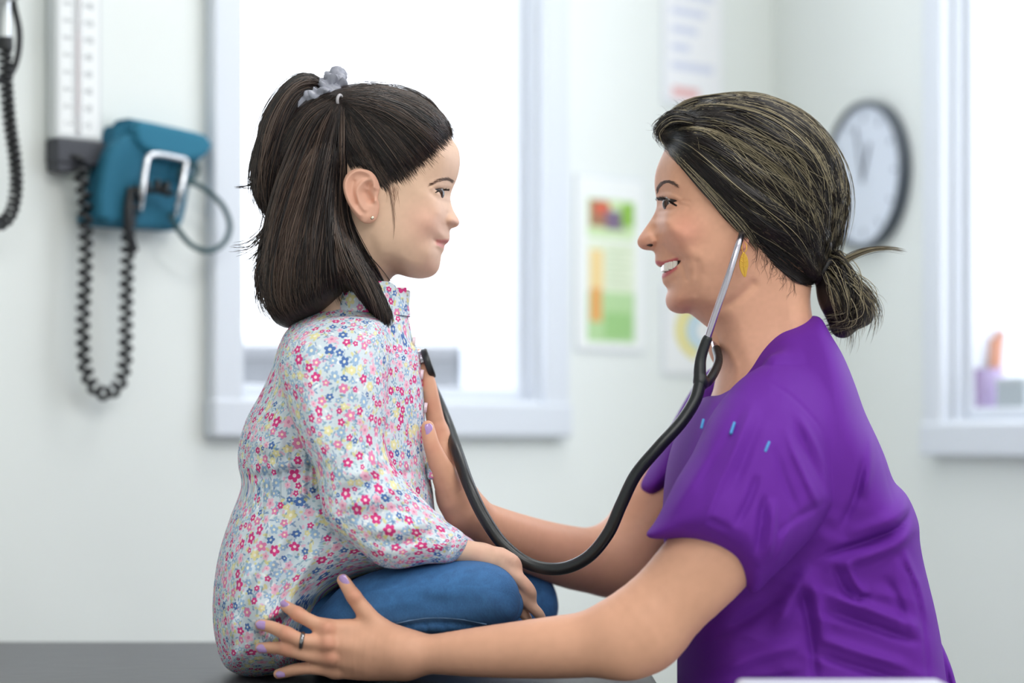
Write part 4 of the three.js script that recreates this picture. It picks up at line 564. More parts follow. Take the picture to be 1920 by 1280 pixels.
// stand-up collar: a ruffled band round the neck
{
  const N = 120, M = 10, pos = [], uv = [], idx = [], cx = px2x(690), top = 0.0, C = [];
  for (let i = 0; i <= N; i++) for (let j = 0; j <= M; j++) {
    const a = i / N * Math.PI * 2, v = j / M, front = Math.cos(a), t = (1 - front) / 2, rx = mix(0.0445, 0.0415, v), rz = mix(0.052, 0.047, v), ruf = (0.0012 + 0.002 * v) * Math.sin(a * 15 + Math.sin(a * 3) * 2) * smooth(0.2, 1, v);
    const x = cx + front * (rx + ruf), z = Math.sin(a) * (rz + ruf), y = py2y(mix(mix(594, 585, t), mix(545, 500, t), v) + 2 * Math.sin(a * 11) * v);
    pos.push(x, y, z); uv.push(a * 0.05 / TILE, y / TILE);
    if (i < N && j < M) { const p = i * (M + 1) + j; idx.push(p, p + 1, p + M + 2, p, p + M + 2, p + M + 1); }
  }
  const g = new THREE.BufferGeometry(); g.setAttribute('position', new THREE.Float32BufferAttribute(pos, 3)); g.setAttribute('uv', new THREE.Float32BufferAttribute(uv, 2)); g.setIndex(idx); g.computeVertexNormals(); wpart(girl, 'collar', g, floralM);
}
{ // buttons down the front and the ruffled waist tie
  const bm = mat([236, 214, 226], 0.3);
  for (const [x, y] of [[775, 640], [790, 702], [797, 764], [799, 822]]) { const b = new THREE.CylinderGeometry(0.0052, 0.0052, 0.003, 20); b.rotateZ(Math.PI / 2 - 0.12); const c = V(x + 1, y, 0.012); b.translate(c.x, c.y, c.z); wpart(girl, 'button', b, bm); }
  const t = chains([[[806, 868, 0.03, 5], [810, 880, 0.034, 8], [808, 892, 0.034, 7]], [[803, 872, 0.024, 6], [806, 888, 0.022, 8]]], 0.004); wpart(girl, 'waist_bow', nets(t.f, t.lo, t.hi, 0.0016, { uv: (x, y, z) => [(x + z) / TILE, y / TILE] }), floralM);
}
// jeans
const denimT = noiseTex(512, (i, j) => 0.84 + 0.05 * Math.sin((i + j) * Math.PI / 4) + 0.07 * noise(i / 1.6, j / 6, 2) + 0.05 * noise(i / 40, j / 40, 6), true);
const denim = new THREE.MeshPhysicalMaterial({ color: new THREE.Color().setRGB(...lin(66, 124, 186)), map: denimT, roughness: 0.85 }), denimUV = (x, y, z) => [(x + z * 0.4) / 0.09, (y - z * 0.6) / 0.09];
const thigh = relief({
  outline: [[560, 1180], [600, 1140], [640, 1100], [700, 1072], [780, 1058], [850, 1050], [905, 1051], [945, 1066], [968, 1092], [975, 1120], [972, 1148], [955, 1172], [920, 1188], [850, 1202], [760, 1212], [680, 1232], [600, 1250], [560, 1230]], zp: 0.1, smoothN: 4, R: 66, cell: 0.0024,
  w: [[600, 1180, 60], [700, 1150, 66], [800, 1130, 64], [900, 1110, 58], [955, 1110, 50], [760, 1200, 58]], mid: [[600, 1180, 78], [700, 1150, 84], [800, 1130, 92], [900, 1110, 98], [955, 1110, 100], [760, 1200, 84]],
  bumps: [{ pts: [[740, 1170], [800, 1160], [860, 1162], [910, 1172]], amp: -5, sig: 4.5 }, { pts: [[745, 1186], [800, 1178], [870, 1180]], amp: 4, sig: 8 }, { pts: [[700, 1120], [760, 1110], [830, 1120]], amp: -1.6, sig: 12 }, ...[770, 800, 835, 870].map((x) => ({ pts: [[x, 1160], [x + 6, 1186]], amp: -2.4, sig: 5 })), { pts: [[950, 1080], [962, 1110], [955, 1150]], amp: 2, sig: 8 }],
});
const jeansParts = [thigh.mesh({ uv: denimUV })];
const legs = chains([[[930, 1130, 0.085, 52], [870, 1185, 0.07, 46], [760, 1215, 0.04, 42], [650, 1228, 0.0, 36]], [[640, 1165, -0.07, 92], [800, 1130, -0.09, 84], [965, 1118, -0.105, 66], [1002, 1140, -0.11, 34]], [[990, 1150, -0.11, 46], [900, 1195, -0.07, 44], [760, 1214, -0.02, 40]], [[560, 1170, 0, 88], [600, 1172, 0.03, 86]]], 0.02);
jeansParts.push(nets(legs.f, legs.lo, legs.hi, 0.004, { skip: 1.1, uv: denimUV }));
wpart(girl, 'jeans', mergeGeometries(jeansParts), denim, 'blue denim jeans');
wpart(girl, 'seam_stitching', mergeGeometries([tubeG([[742, 1168], [800, 1158], [860, 1160], [912, 1170]].map(([x, y]) => V(x, y, thigh.zAt(px2x(x, 0.14), py2y(y, 0.14)) + 0.0002)), 0.0006, 40, 5)]), mat([120, 160, 205], 0.8));

// ---------------------------------------------------------------- the woman
const woman = thing('person', 'smiling woman in purple scrub top with streaked hair in a low bun', 'person', [px2x(1600), 0, 0]);
const WS = lin(222, 168, 140), WBLUSH = lin(222, 146, 128), WLIP = lin(196, 84, 96);
const wEyePoly = [[1265, 384], [1254, 379.5], [1244, 376.5], [1228, 375.5], [1228, 387], [1242, 389.5], [1253, 388]];
const wMouth = [[1220, 500.5], [1238, 501], [1252, 497.5], [1266, 493.5], [1272, 493.5], [1268, 499], [1258, 506], [1246, 511], [1236, 513], [1222, 514]];
const womanHead = relief({
  outline: [[1256, 262], [1242, 290], [1231.5, 315], [1227.5, 336], [1227.8, 353], [1230, 366], [1231.5, 378], [1230.5, 391], [1225, 404], [1216, 418], [1206, 432], [1198, 444], [1194.5, 453], [1197, 461], [1204, 467], [1214, 469], [1225, 470], [1228.5, 477], [1228, 487], [1229.5, 494.5], [1234, 499], [1241, 503], [1242.5, 509], [1241, 517], [1242, 527], [1246, 535], [1251.5, 540], [1252, 546], [1248.5, 556], [1248.5, 567], [1253, 578], [1264, 585.5], [1278, 588], [1292, 587], [1304, 595], [1320, 608], [1332, 620], [1338, 650], [1344, 690], [1338, 730], [1325, 780], [1400, 800], [1520, 700], [1525, 620], [1518, 560], [1530, 490], [1552, 420], [1555, 345], [1527, 273], [1475, 223], [1400, 197], [1320, 210], [1280, 232]],
  zp: 0, smoothN: 4, R: 64, cell: 0.00135, blur: 3, pad: 0.024,
  Rc: [[1250, 285, 36], [1232, 345, 24], [1222, 410, 16], [1236, 485, 18], [1252, 540, 20], [1262, 580, 22], [1310, 590, 34], [1345, 680, 50], [1300, 220, 60], [1400, 210, 66], [1540, 300, 66], [1530, 480, 60], [1520, 620, 60], [1290, 380, 40], [1310, 480, 40], [1420, 420, 60]],
  w: [[1400, 280, 74], [1480, 320, 76], [1520, 400, 66], [1400, 380, 73], [1330, 300, 69], [1380, 460, 68], [1340, 440, 68], [1290, 260, 56], [1262, 275, 38], [1250, 300, 36], [1268, 305, 52], [1290, 310, 62], [1240, 325, 28], [1258, 335, 46], [1275, 353, 56], [1250, 343, 40], [1234, 355, 20],
    [1263, 385, 45], [1247, 382, 35.5], [1237, 382, 18], [1285, 385, 60], [1310, 390, 65], [1228, 398, 9], [1222, 415, 9.5], [1231, 410, 13], [1212, 432, 9.5], [1204, 448, 11.5], [1216, 455, 17], [1227, 448, 20], [1228, 430, 15], [1241, 406, 34], [1240, 424, 43], [1243, 440, 47], [1252, 415, 49], [1262, 430, 58], [1285, 430, 64], [1310, 430, 67],
    [1233, 462, 22], [1244, 473, 27], [1256, 486, 31], [1266, 505, 34], [1272, 525, 38], [1253, 458, 49], [1266, 471, 53], [1278, 486, 55], [1286, 508, 55], [1291, 530, 54], [1290, 470, 62], [1310, 480, 65], [1234, 488, 17], [1246, 494, 25], [1268, 495, 35], [1248, 512, 24], [1260, 512, 31], [1250, 525, 22], [1260, 535, 31], [1310, 520, 60], [1256, 555, 25], [1268, 560, 34], [1270, 578, 28], [1290, 565, 44], [1310, 575, 48], [1340, 560, 57], [1340, 520, 63], [1370, 540, 62],
    [1340, 600, 50], [1400, 540, 60], [1380, 620, 54], [1450, 620, 56], [1400, 700, 60], [1360, 720, 54], [1480, 520, 58]],
  bumps: [
    { pts: [[1217, 446], [1222, 456], [1217, 463]], amp: 4.2, sig: 7 }, { pts: [[1230, 450], [1230, 459], [1225, 467]], amp: -2.6, sig: 4.5 }, { pts: [[1208, 467], [1216, 467]], amp: -6, sig: 3.6 },
    { pts: [[1240, 464], [1254, 478], [1268, 492], [1277, 510], [1281, 530]], amp: -2.2, sig: 3.4 }, { pts: [[1258, 444], [1270, 452]], amp: 1.6, sig: 16 }, { pts: [[1274, 493]], amp: -2.5, sig: 5 },
    { pts: [[1230, 493], [1246, 494], [1266, 489]], amp: 2.0, sig: 4 }, { pts: [[1240, 518], [1254, 513], [1268, 501]], amp: 3.0, sig: 4.5 }, { pts: [[1246, 535], [1262, 528]], amp: -2.4, sig: 6 }, { pts: [[1260, 570]], amp: 4, sig: 16 }, { pts: [[1298, 500], [1300, 530], [1296, 556]], amp: -2.0, sig: 7 },
    { pts: [[1228, 370], [1244, 370.5], [1258, 376], [1268, 383]], amp: 2.4, sig: 3.4 }, { pts: [[1230, 391], [1246, 393.5], [1258, 391]], amp: 1.8, sig: 3.2 }, { pts: [[1238, 399], [1254, 400], [1268, 393]], amp: -1.8, sig: 4 }, { pts: [[1229, 355], [1244, 350], [1262, 356]], amp: 2.4, sig: 6 }, { pts: [[1236, 362], [1252, 364]], amp: -1.4, sig: 4 },
    { pts: [[1268, 384], [1284, 388]], amp: -0.9, sig: 2.4 }, { pts: [[1268, 390], [1282, 398]], amp: -0.8, sig: 2.4 }, { pts: [[1300, 590], [1360, 575], [1400, 540]], amp: -3, sig: 10 }, { pts: [[1345, 640], [1370, 690], [1365, 730]], amp: 3, sig: 9 }, { pts: [[1385, 420], [1388, 450], [1380, 480]], amp: 3, sig: 10 },
  ],
  mod: (x, y, z, d, p) => {
    const zz = Math.abs(z), e = Math.max(polyD(p[0], p[1], wEyePoly) * U, 0.029 - zz); d = smax(d, -e, 0.0012);
    if (p[1] > 485 && p[1] < 525 && p[0] < 1285) { const m = polyD(p[0], p[1], wMouth) * U; d = smax(d, -m, 0.0014); }
    if (p[0] < 1232 && p[1] > 450 && p[1] < 470) d = smax(d, -Math.max((Math.hypot((p[0] - 1216) / 7, (p[1] - 462 + (p[0] - 1216) * 0.1) / 2.3) - 1) * 0.0014, 0.009 - zz), 0.0008);
    return d;
  },
});
const womanSkin = (x, y, z) => {
  const p = womanHead.toP(x, y), X = p[0], Y = p[1]; let c = WS;
  c = mix3(c, WBLUSH, 0.5 * gauss(X, Y, 1276, 440, 36) + 0.4 * gauss(X, Y, 1202, 452, 16) + 0.3 * gauss(X, Y, 1262, 570, 22));
  const lip = Math.max(band(X, Y, [[1229, 492.5], [1240, 496.5], [1254, 493.5], [1264, 491]], 3.6, 4), band(X, Y, [[1243, 518], [1251, 513.5], [1261, 506]], 4.8, 4)); c = mix3(c, WLIP, 0.9 * lip);
  if (p[0] < 1272 && polyD(X, Y, wMouth) < 1) c = mix3(c, lin(90, 30, 32), 0.9);
  const n = 0.035 * noise(x * 260, y * 260, z * 260); return [c[0] * (1 + n), c[1] * (1 + n), c[2] * (1 + n)];
};
const armSkin = (x, y, z) => { const n = 0.03 * noise(x * 180, y * 180, z * 180) + 0.04 * noise(x * 30, y * 30, z * 30); return WS.map((v) => v * (1 + n)); };
const handSkin = (pts) => (x, y, z) => { let k = 0; for (const q of pts) { const v = q; k = Math.max(k, Math.exp(-((x - v.x) ** 2 + (y - v.y) ** 2 + (z - v.z) ** 2) / 0.00009)); } const n = 0.03 * noise(x * 180, y * 180, z * 180) + 0.03 * noise(x * 40, y * 40, z * 40); return mix3(WS, lin(206, 128, 108), 0.45 * k).map((v) => v * (1 + n)); };
const womanParts = [womanHead.mesh({ color: womanSkin })];
{ // ear, mostly under the hair
  const o = [[1387, 430], [1400, 434], [1406, 446], [1400, 464], [1390, 470], [1384, 458]];
  const ear = relief({ outline: o, zp: 0.075, R: 7, cell: 0.001, pad: 0.004, w: [[1390, 410, 3], [1410, 410, 3], [1400, 460, 3], [1390, 440, 3]], mid: [[1386, 430, 69], [1385, 460, 69], [1406, 446, 72], [1398, 468, 71]] });
  womanParts.push(ear.mesh({ color: () => mix3(WS, WBLUSH, 0.6) }));
}
// near arm and the hand on the girl's hip
const nearArm = chains([
  [[1440, 880, 0.17, 72], [1370, 1000, 0.198, 86], [1262, 1120, 0.205, 78], [1185, 1185, 0.205, 66]],
  [[1210, 1180, 0.205, 62], [1130, 1204, 0.2, 62], [1030, 1214, 0.19, 58], [900, 1222, 0.175, 47], [800, 1226, 0.16, 36], [750, 1222, 0.156, 35]],
  [[1200, 1195, 0.205, 50], [1180, 1205, 0.205, 46]],
], 0.03);
womanParts.push(nets(nearArm.f, nearArm.lo, nearArm.hi, 0.0034, { skip: 1.1, color: armSkin }));
const LH = [
  [[760, 1222, 0.155, 39.2], [700, 1200, 0.152, 29.4], [668, 1185, 0.15, 25.1], [612, 1180, 0.155, 18.5]],
  [[760, 1228, 0.155, 39.2], [690, 1215, 0.156, 29.4], [612, 1206, 0.157, 18.5]],
  [[760, 1236, 0.152, 37.1], [690, 1236, 0.153, 29.4], [618, 1232, 0.152, 17.4]],
  [[750, 1240, 0.148, 32.7], [690, 1250, 0.146, 26.2], [628, 1254, 0.143, 16.4]],
  [[740, 1205, 0.152, 30.5], [705, 1172, 0.15, 21.8], [684, 1146, 0.152, 16.9], [662, 1116, 0.153, 14.2], [648, 1094, 0.15, 12.5], [643, 1087, 0.149, 11.4]],
  [[612, 1178, 0.157, 15], [580, 1163, 0.159, 13.2], [556, 1149, 0.155, 12.4], [536, 1136, 0.146, 10.6]],
  [[612, 1206, 0.16, 15], [566, 1200, 0.166, 13.6], [536, 1187, 0.163, 13], [508, 1175, 0.154, 11.8], [488, 1171, 0.147, 10.2]],
  [[618, 1233, 0.155, 14.6], [572, 1226, 0.161, 13], [534, 1216, 0.158, 12.6], [508, 1214, 0.151, 11.2], [488, 1214, 0.144, 9.8]],
  [[628, 1256, 0.146, 14], [584, 1252, 0.151, 12], [554, 1255, 0.149, 11.4], [534, 1260, 0.143, 10.4], [522, 1263, 0.138, 9.4]],
  [[613, 1179, 0.164, 11]], [[614, 1206, 0.167, 11]], [[620, 1233, 0.162, 10.5]], [[557, 1150, 0.159, 9.5]], [[537, 1188, 0.167, 10]], [[536, 1216, 0.162, 9.6]], [[663, 1117, 0.158, 10]],
];
const lHand = chains(LH, 0.007);
womanParts.push(nets((x, y, z) => smin(lHand.f(x, y, z), nearArm.f(x, y, z), 0.014), lHand.lo, [lHand.hi[0] + 0.022, lHand.hi[1], lHand.hi[2]], 0.0016, { skip: 1.1, color: handSkin([V(612, 1178, 0.17), V(612, 1206, 0.172), V(618, 1232, 0.168), V(536, 1187, 0.17), V(556, 1149, 0.162), V(534, 1216, 0.165), V(662, 1114, 0.165)]) }));
// far arm and the hand at the girl's chest
const farArm = chains([
  [[1330, 850, -0.175, 82], [1230, 960, -0.165, 72], [1170, 1050, -0.15, 62]],
  [[1180, 1052, -0.15, 58], [1100, 1050, -0.13, 60], [1020, 1030, -0.09, 54], [930, 992, -0.03, 42], [880, 962, 0.0, 34], [862, 940, 0.005, 32]],
], 0.03);
womanParts.push(nets(farArm.f, farArm.lo, farArm.hi, 0.0034, { skip: 1.1, color: armSkin }));
const RH = [
  [[872, 955, 0.004, 36], [850, 915, 0.006, 34], [836, 868, -0.002, 27], [822, 812, -0.006, 19]],
  [[872, 955, 0.0, 34], [850, 895, -0.02, 28], [828, 812, -0.03, 17]],
  [[850, 930, 0.016, 30], [836, 898, 0.026, 25], [822, 866, 0.036, 19.5], [810, 836, 0.042, 15.5], [804, 812, 0.042, 13.8], [802, 800, 0.04, 12]],
  [[822, 815, -0.006, 18.5], [812, 765, -0.002, 16], [804, 722, 0.0, 14.4], [797, 692, 0.0, 11.6]],
  [[828, 812, -0.03, 16], [806, 750, -0.036, 14], [794, 700, -0.036, 12.5], [784, 664, -0.03, 10.5]],
  [[832, 830, -0.05, 15], [812, 770, -0.056, 13], [800, 730, -0.056, 11.5], [790, 705, -0.05, 10]],
];
const rHand = chains(RH, 0.007);
womanParts.push(nets((x, y, z) => smin(rHand.f(x, y, z), farArm.f(x, y, z), 0.014), [rHand.lo[0], rHand.lo[1] - 0.012, rHand.lo[2] - 0.01], [rHand.hi[0] + 0.016, rHand.hi[1], rHand.hi[2]], 0.0017, { skip: 1.1, color: handSkin([V(812, 758, 0.014), V(822, 806, 0.012), V(819, 838, 0.056)]) }));
const wInner = chains([[[1400, 640, 0, 74], [1440, 720, 0, 80], [1480, 900, 0, 120], [1500, 1150, 0, 130]], [[1450, 760, 0, 70], [1450, 800, 0.1, 70], [1440, 880, 0.168, 66]], [[1450, 760, 0, 70], [1400, 800, -0.1, 70], [1330, 850, -0.172, 70]]], 0.02);
womanParts.push(nets(wInner.f, wInner.lo, wInner.hi, 0.007, { skip: 1.1, color: armSkin }));
wpart(woman, 'body', mergeGeometries(womanParts), skinM);
// nails
const nailM = mat([182, 146, 206], 0.16, { clearcoat: 1, clearcoatRoughness: 0.08 });
function nail(c, dir, nrm, L, W2) { // dir along the finger, nrm out of the nail
  const N = 12, M = 8, pos = [], idx = [], d = new THREE.Vector3(...dir).normalize(), n = nrm.clone(); n.addScaledVector(d, -n.dot(d)).normalize(); const b = new THREE.Vector3().crossVectors(d, n);
  for (let i = 0; i <= N; i++) for (let j = 0; j <= M; j++) { const t = i / N, s = j / M * 2 - 1, w = W2 * Math.sqrt(Math.max(0.02, 1 - Math.pow(Math.max(0, t - 0.7) / 0.36, 2))) * (t < 0.15 ? 0.75 + t * 1.66 : 1), a = s * 1.05, p = c.clone().addScaledVector(d, (t - 0.5) * L).addScaledVector(b, Math.sin(a) * w).addScaledVector(n, (Math.cos(a) - 1) * W2 * 0.75 - 0.0006 * Math.pow(t * 2 - 1, 2)); pos.push(p.x, p.y, p.z); if (i < N && j < M) { const q = i * (M + 1) + j; idx.push(q, q + M + 1, q + 1, q + 1, q + M + 1, q + M + 2); } }
  const g = new THREE.BufferGeometry(); g.setAttribute('position', new THREE.Float32BufferAttribute(pos, 3)); g.setIndex(idx); g.computeVertexNormals(); return g;
}
for (const [x, y, h, d, tilt, L, w] of [
  [644, 1090, lHand, [-0.45, 0.85, -0.1], [-0.5, 0.2, 0], 0.0125, 0.0054], [533, 1135, lHand, [-0.8, 0.5, -0.5], [-0.6, -0.2, 0], 0.0105, 0.0046],
  [490, 1171, lHand, [-0.85, 0.1, -0.5], [-0.5, 0.2, 0], 0.0125, 0.0048], [491, 1215, lHand, [-0.86, 0.0, -0.5], [-0.5, 0.2, 0], 0.0125, 0.0046], [526, 1262, lHand, [-0.8, -0.15, -0.5], [-0.4, 0.4, 0], 0.011, 0.0042],
  [806, 805, rHand, [-0.2, 0.97, 0.0], [0.25, 0.1, 0], 0.012, 0.0054],
]) { const q = surfaceAt(h.f, x, y), n = q.n.clone().add(new THREE.Vector3(...tilt)).normalize(); wpart(woman, 'fingernail', nail(q.v.clone().addScaledVector(n, 0.0009), d, n, L, w), nailM, 'lilac painted nail'); }
{ const r = new THREE.TorusGeometry(0.0077, 0.0014, 12, 40); r.scale(1, 1, 1.5); r.applyQuaternion(new THREE.Quaternion().setFromUnitVectors(new THREE.Vector3(0, 0, 1), new THREE.Vector3(-0.97, 0.16, 0.05).normalize())); const c = V(566, 1200.5, 0.166); r.translate(c.x, c.y, c.z); wpart(woman, 'ring', r, new THREE.MeshStandardMaterial({ color: 0x8c8c90, metalness: 1, roughness: 0.2 }), 'dark silver ring band'); }
// eyes, teeth, lashes, brows
for (const s of [1, -1]) wpart(woman, 'eye', eyeBall(1261.5, 382.5, s * 0.0262, 0.0106, [-0.88, 0.0, s * 0.47], lin(62, 38, 28)), eyeM);
{
  const tm = mat([236, 230, 220], 0.2, { clearcoat: 0.6 });
  for (let i = -5; i <= 5; i++) { if (!i) continue; const a = (i - Math.sign(i) * 0.5) * 0.29, z = Math.sin(a) * 0.0315, x = 1275 - Math.cos(a) * 31, th = Math.atan2(0.0172 * Math.sin(a), 0.0315 * Math.cos(a)), w = Math.hypot(0.0172 * Math.sin(a), 0.0315 * Math.cos(a)) * 0.285, t = new RoundedBoxGeometry(0.0045, 0.0096 - Math.abs(i) * 0.0003 + (Math.abs(i) === 3 ? 0.0008 : 0), w, 4, 0.0013); t.rotateY(th); const c = V(x, 501.5 - 8 * (1 - Math.cos(a)), z); t.translate(c.x, c.y, c.z); wpart(woman, 'tooth', t, tm); }
  for (const q of lidLine(womanHead, [[1269, 385.5], [1260, 381], [1250, 377], [1241, 374.6], [1234, 374]], 0.0012)) wpart(woman, 'upper_lash_line', q, mat([18, 13, 14], 0.6));
  for (const q of shortHairs(90, [[1268, 385], [1256, 379], [1244, 375], [1233, 374]], { a0: 2.9, a1: 2.6, curl: -0.5, out: 3, w: 1, taper: 1 }, 10, 0.32, lin(14, 11, 12), womanHead, 15)) wpart(woman, 'eyelash_row', strandMesh(q), hairM);
  for (const q of shortHairs(260, [[1231, 364], [1233, 354], [1238, 346], [1247, 341.5], [1257, 342], [1267, 348]], { a0: 1.3, a1: -0.5, w: 4.5 }, 8, 0.18, lin(104, 78, 68), womanHead, 17)) wpart(woman, 'eyebrow', strandMesh(q), hairM);
}
// hair
const WH = [lin(30, 26, 27), lin(46, 39, 37), lin(20, 18, 20), lin(162, 150, 122), lin(112, 103, 83)];
const streak = (rand, t) => { const band2 = Math.sin(t * 41 + 1.3) + 0.6 * Math.sin(t * 93) + 0.5 * Math.sin(t * 17); const k = rand(); if (band2 > 0.85 && k < 0.5) return mix3(WH[4], WH[3], rand()); if (k > 0.965) return mix3(WH[4], WH[3], rand()); return k < 0.35 ? WH[2] : mix3(WH[0], WH[1], rand()); };
const wHairPoly = catmull([[1228, 244], [1244, 262], [1257, 272], [1274, 298], [1298, 334], [1330, 368], [1350, 394], [1376, 416], [1392, 436], [1412, 456], [1428, 462], [1460, 480], [1486, 512], [1506, 536], [1530, 542], [1600, 520], [1640, 380], [1580, 180], [1400, 130], [1250, 150], [1215, 220]], 4, true), wOffT = tps([[1400, 300, 11], [1240, 250, 7], [1300, 200, 8], [1380, 190, 8], [1480, 205, 8], [1560, 300, 10], [1560, 400, 11], [1540, 480, 9], [1440, 420, 13], [1330, 320, 10]]);
const wOff = (x, y) => { const p = womanHead.toP(x, y), d = -polyD(p[0], p[1], wHairPoly), crease = 1.6 * Math.sin((p[1] - p[0] * 0.72) * 0.13 + noise(p[0] / 60, p[1] / 60, 2) * 2) - 5 * band(p[0], p[1], [[1552, 330], [1546, 385], [1548, 430], [1534, 480]], 6, 2); return mix(-0.0025, Math.max(3, wOffT(p[0], p[1]) + crease) / 1000, smooth(-3, 26, d)); };
const wCap = { zAt: (x, y) => womanHead.zOff(x, y, wOff(x, y)) }, wCapF = (x, y, z) => (y < py2y(552) ? 1 : womanHead.coreOff(x, y, z, wOff(x, y)));
const wCapMesh = nets(wCapF, [womanHead.box[0][0], py2y(556), womanHead.box[0][2] - 0.012], [womanHead.box[1][0] + 0.012, womanHead.box[1][1] + 0.008, womanHead.box[1][2] + 0.012], 0.002, { color: () => mix3(WH[0], WH[1], 0.5) });
const wBun = chains([[[1540, 500, 0, 30], [1552, 520, 0.004, 26], [1570, 545, 0.01, 34], [1585, 575, 0.008, 36], [1580, 610, 0.006, 24]], [[1575, 560, 0.012, 30], [1610, 565, 0.006, 26], [1620, 590, 0.0, 18]]], 0.02);
const wBase = mergeGeometries([wCapMesh, nets(wBun.f, wBun.lo, wBun.hi, 0.0024, { skip: 1.1, color: () => mix3(WH[0], WH[1], 0.5) })]);
const ws = [], wz = (x, y) => Math.max(wCap.zAt(x, y), womanHead.zAt(x, y));
ws.push(...spread({ guides: [
  [[1244, 262, 0], [1240, 236, 0], [1290, 193, 0], [1372, 180, 0], [1450, 190, 0], [1522, 230, 0], [1572, 300, 0], [1584, 370, 0], [1572, 430, 0], [1552, 494, 0]],
  [[1240, 254, 0], [1258, 220, 0], [1320, 192, 0], [1400, 196, 0], [1470, 222, 0], [1530, 274, 0], [1562, 340, 0], [1568, 400, 0], [1562, 450, 0], [1550, 500, 0]],
  [[1240, 250, 0], [1278, 222, 0], [1350, 214, 0], [1420, 236, 0], [1485, 278, 0], [1530, 330, 0], [1550, 390, 0], [1554, 440, 0], [1550, 480, 0], [1546, 506, 0]],
  [[1242, 252, 0], [1290, 236, 0], [1360, 248, 0], [1430, 286, 0], [1490, 336, 0], [1526, 388, 0], [1540, 434, 0], [1544, 470, 0], [1544, 494, 0], [1542, 510, 0]],
  [[1244, 256, 0], [1290, 254, 0], [1350, 282, 0], [1412, 326, 0], [1470, 372, 0], [1508, 412, 0], [1528, 446, 0], [1536, 476, 0], [1538, 500, 0], [1538, 512, 0]],
  [[1246, 262, 0], [1286, 270, 0], [1336, 308, 0], [1392, 356, 0], [1446, 398, 0], [1488, 430, 0], [1514, 458, 0], [1528, 484, 0], [1534, 504, 0], [1535, 514, 0]],
  [[1248, 268, 0], [1282, 288, 0], [1326, 330, 0], [1378, 382, 0], [1426, 420, 0], [1466, 444, 0], [1498, 468, 0], [1516, 490, 0], [1528, 508, 0], [1532, 518, 0]],
  [[1252, 278, 0], [1284, 308, 0], [1324, 350, 0], [1368, 400, 0], [1406, 436, 0], [1440, 460, 0], [1476, 486, 0], [1504, 504, 0], [1522, 518, 0], [1530, 524, 0]],
], n: 2600, zf: wz, seed: 61, colors: streak, jit: 9, lift: [0.2, 3.4], len: [0.9, 1], K: 28, r: [0.22, 0.6], frizz: 13, z0: 0.08, clump: 1.6, mirror: false }));
ws.push(...spread({ guides: [[[1244, 262, 0], [1290, 193, 0], [1372, 180, 0], [1450, 190, 0], [1522, 230, 0], [1572, 300, 0], [1584, 370, 0], [1552, 494, 0]], [[1244, 256, 0], [1350, 260, 0], [1430, 300, 0], [1508, 390, 0], [1536, 476, 0], [1538, 512, 0]]], n: 160, zf: (x, y) => -wz(x, y), seed: 62, colors: streak, jit: 8, lift: [-3, 0], K: 18, r: [0.6, 1.0], z0: -0.08 }));
ws.push(...spread({ guides: [[[1262, 214, 0], [1340, 196, 0], [1450, 232, 0], [1530, 310, 0], [1560, 400, 0], [1552, 480, 0]], [[1270, 240, 0], [1340, 250, 0], [1430, 320, 0], [1500, 392, 0], [1536, 440, 0], [1544, 486, 0]], [[1262, 268, 0], [1310, 312, 0], [1380, 380, 0], [1450, 424, 0], [1506, 460, 0], [1534, 500, 0]]], n: 150, zf: wz, seed: 71, colors: (r) => mix3(WH[4], WH[3], r()), jit: 26, lift: [2.6, 4.6], len: [0.55, 1], t0: 0.4, K: 26, r: [0.14, 0.34], frizz: 20, clump: 1.2 }));
// the front lock that covers the top of the ear
ws.push(...spread({ guides: [[[1254, 282, 0], [1290, 326, 1], [1340, 382, 2], [1384, 428, 2], [1412, 462, 0]], [[1250, 270, 0], [1296, 316, 1], [1348, 370, 2], [1398, 424, 2], [1424, 466, 0]]], n: 170, zf: (x, y) => Math.max(wz(x, y), womanHead.zAt(x, y)), seed: 63, colors: (r) => r() < 0.42 ? mix3(WH[4], WH[3], r()) : mix3(WH[0], WH[1], r()), jit: 5, lift: [1, 4], len: [0.86, 1.06], K: 20, r: [0.3, 0.6], z0: 0.08 }));
// strands combed up from the nape, and short hairs below
ws.push(...spread({ guides: [[[1424, 462, 0], [1450, 480, 0], [1490, 510, 0], [1530, 518, 0]], [[1460, 500, 0], [1490, 524, 0], [1515, 534, 0], [1536, 524, 0]]], n: 160, zf: (x, y) => Math.max(wz(x, y), womanHead.zAt(x, y)), seed: 64, colors: (r) => mix3(WH[2], WH[1], r()), jit: 6, lift: [0, 2], r: [0.25, 0.5], z0: 0.07 }));
ws.push(...spread({ guides: [[[1414, 452, 0], [1414, 480, 0], [1408, 510, 0]], [[1450, 490, 0], [1448, 515, 0], [1440, 530, 0]], [[1490, 524, 0], [1490, 546, 0], [1484, 562, 0]]], n: 60, zf: (x, y) => womanHead.zAt(x, y), seed: 65, colors: (r) => mix3(WH[0], WH[1], r()), jit: 10, lift: [0.2, 1], len: [0.3, 1], r: [0.08, 0.16] }));
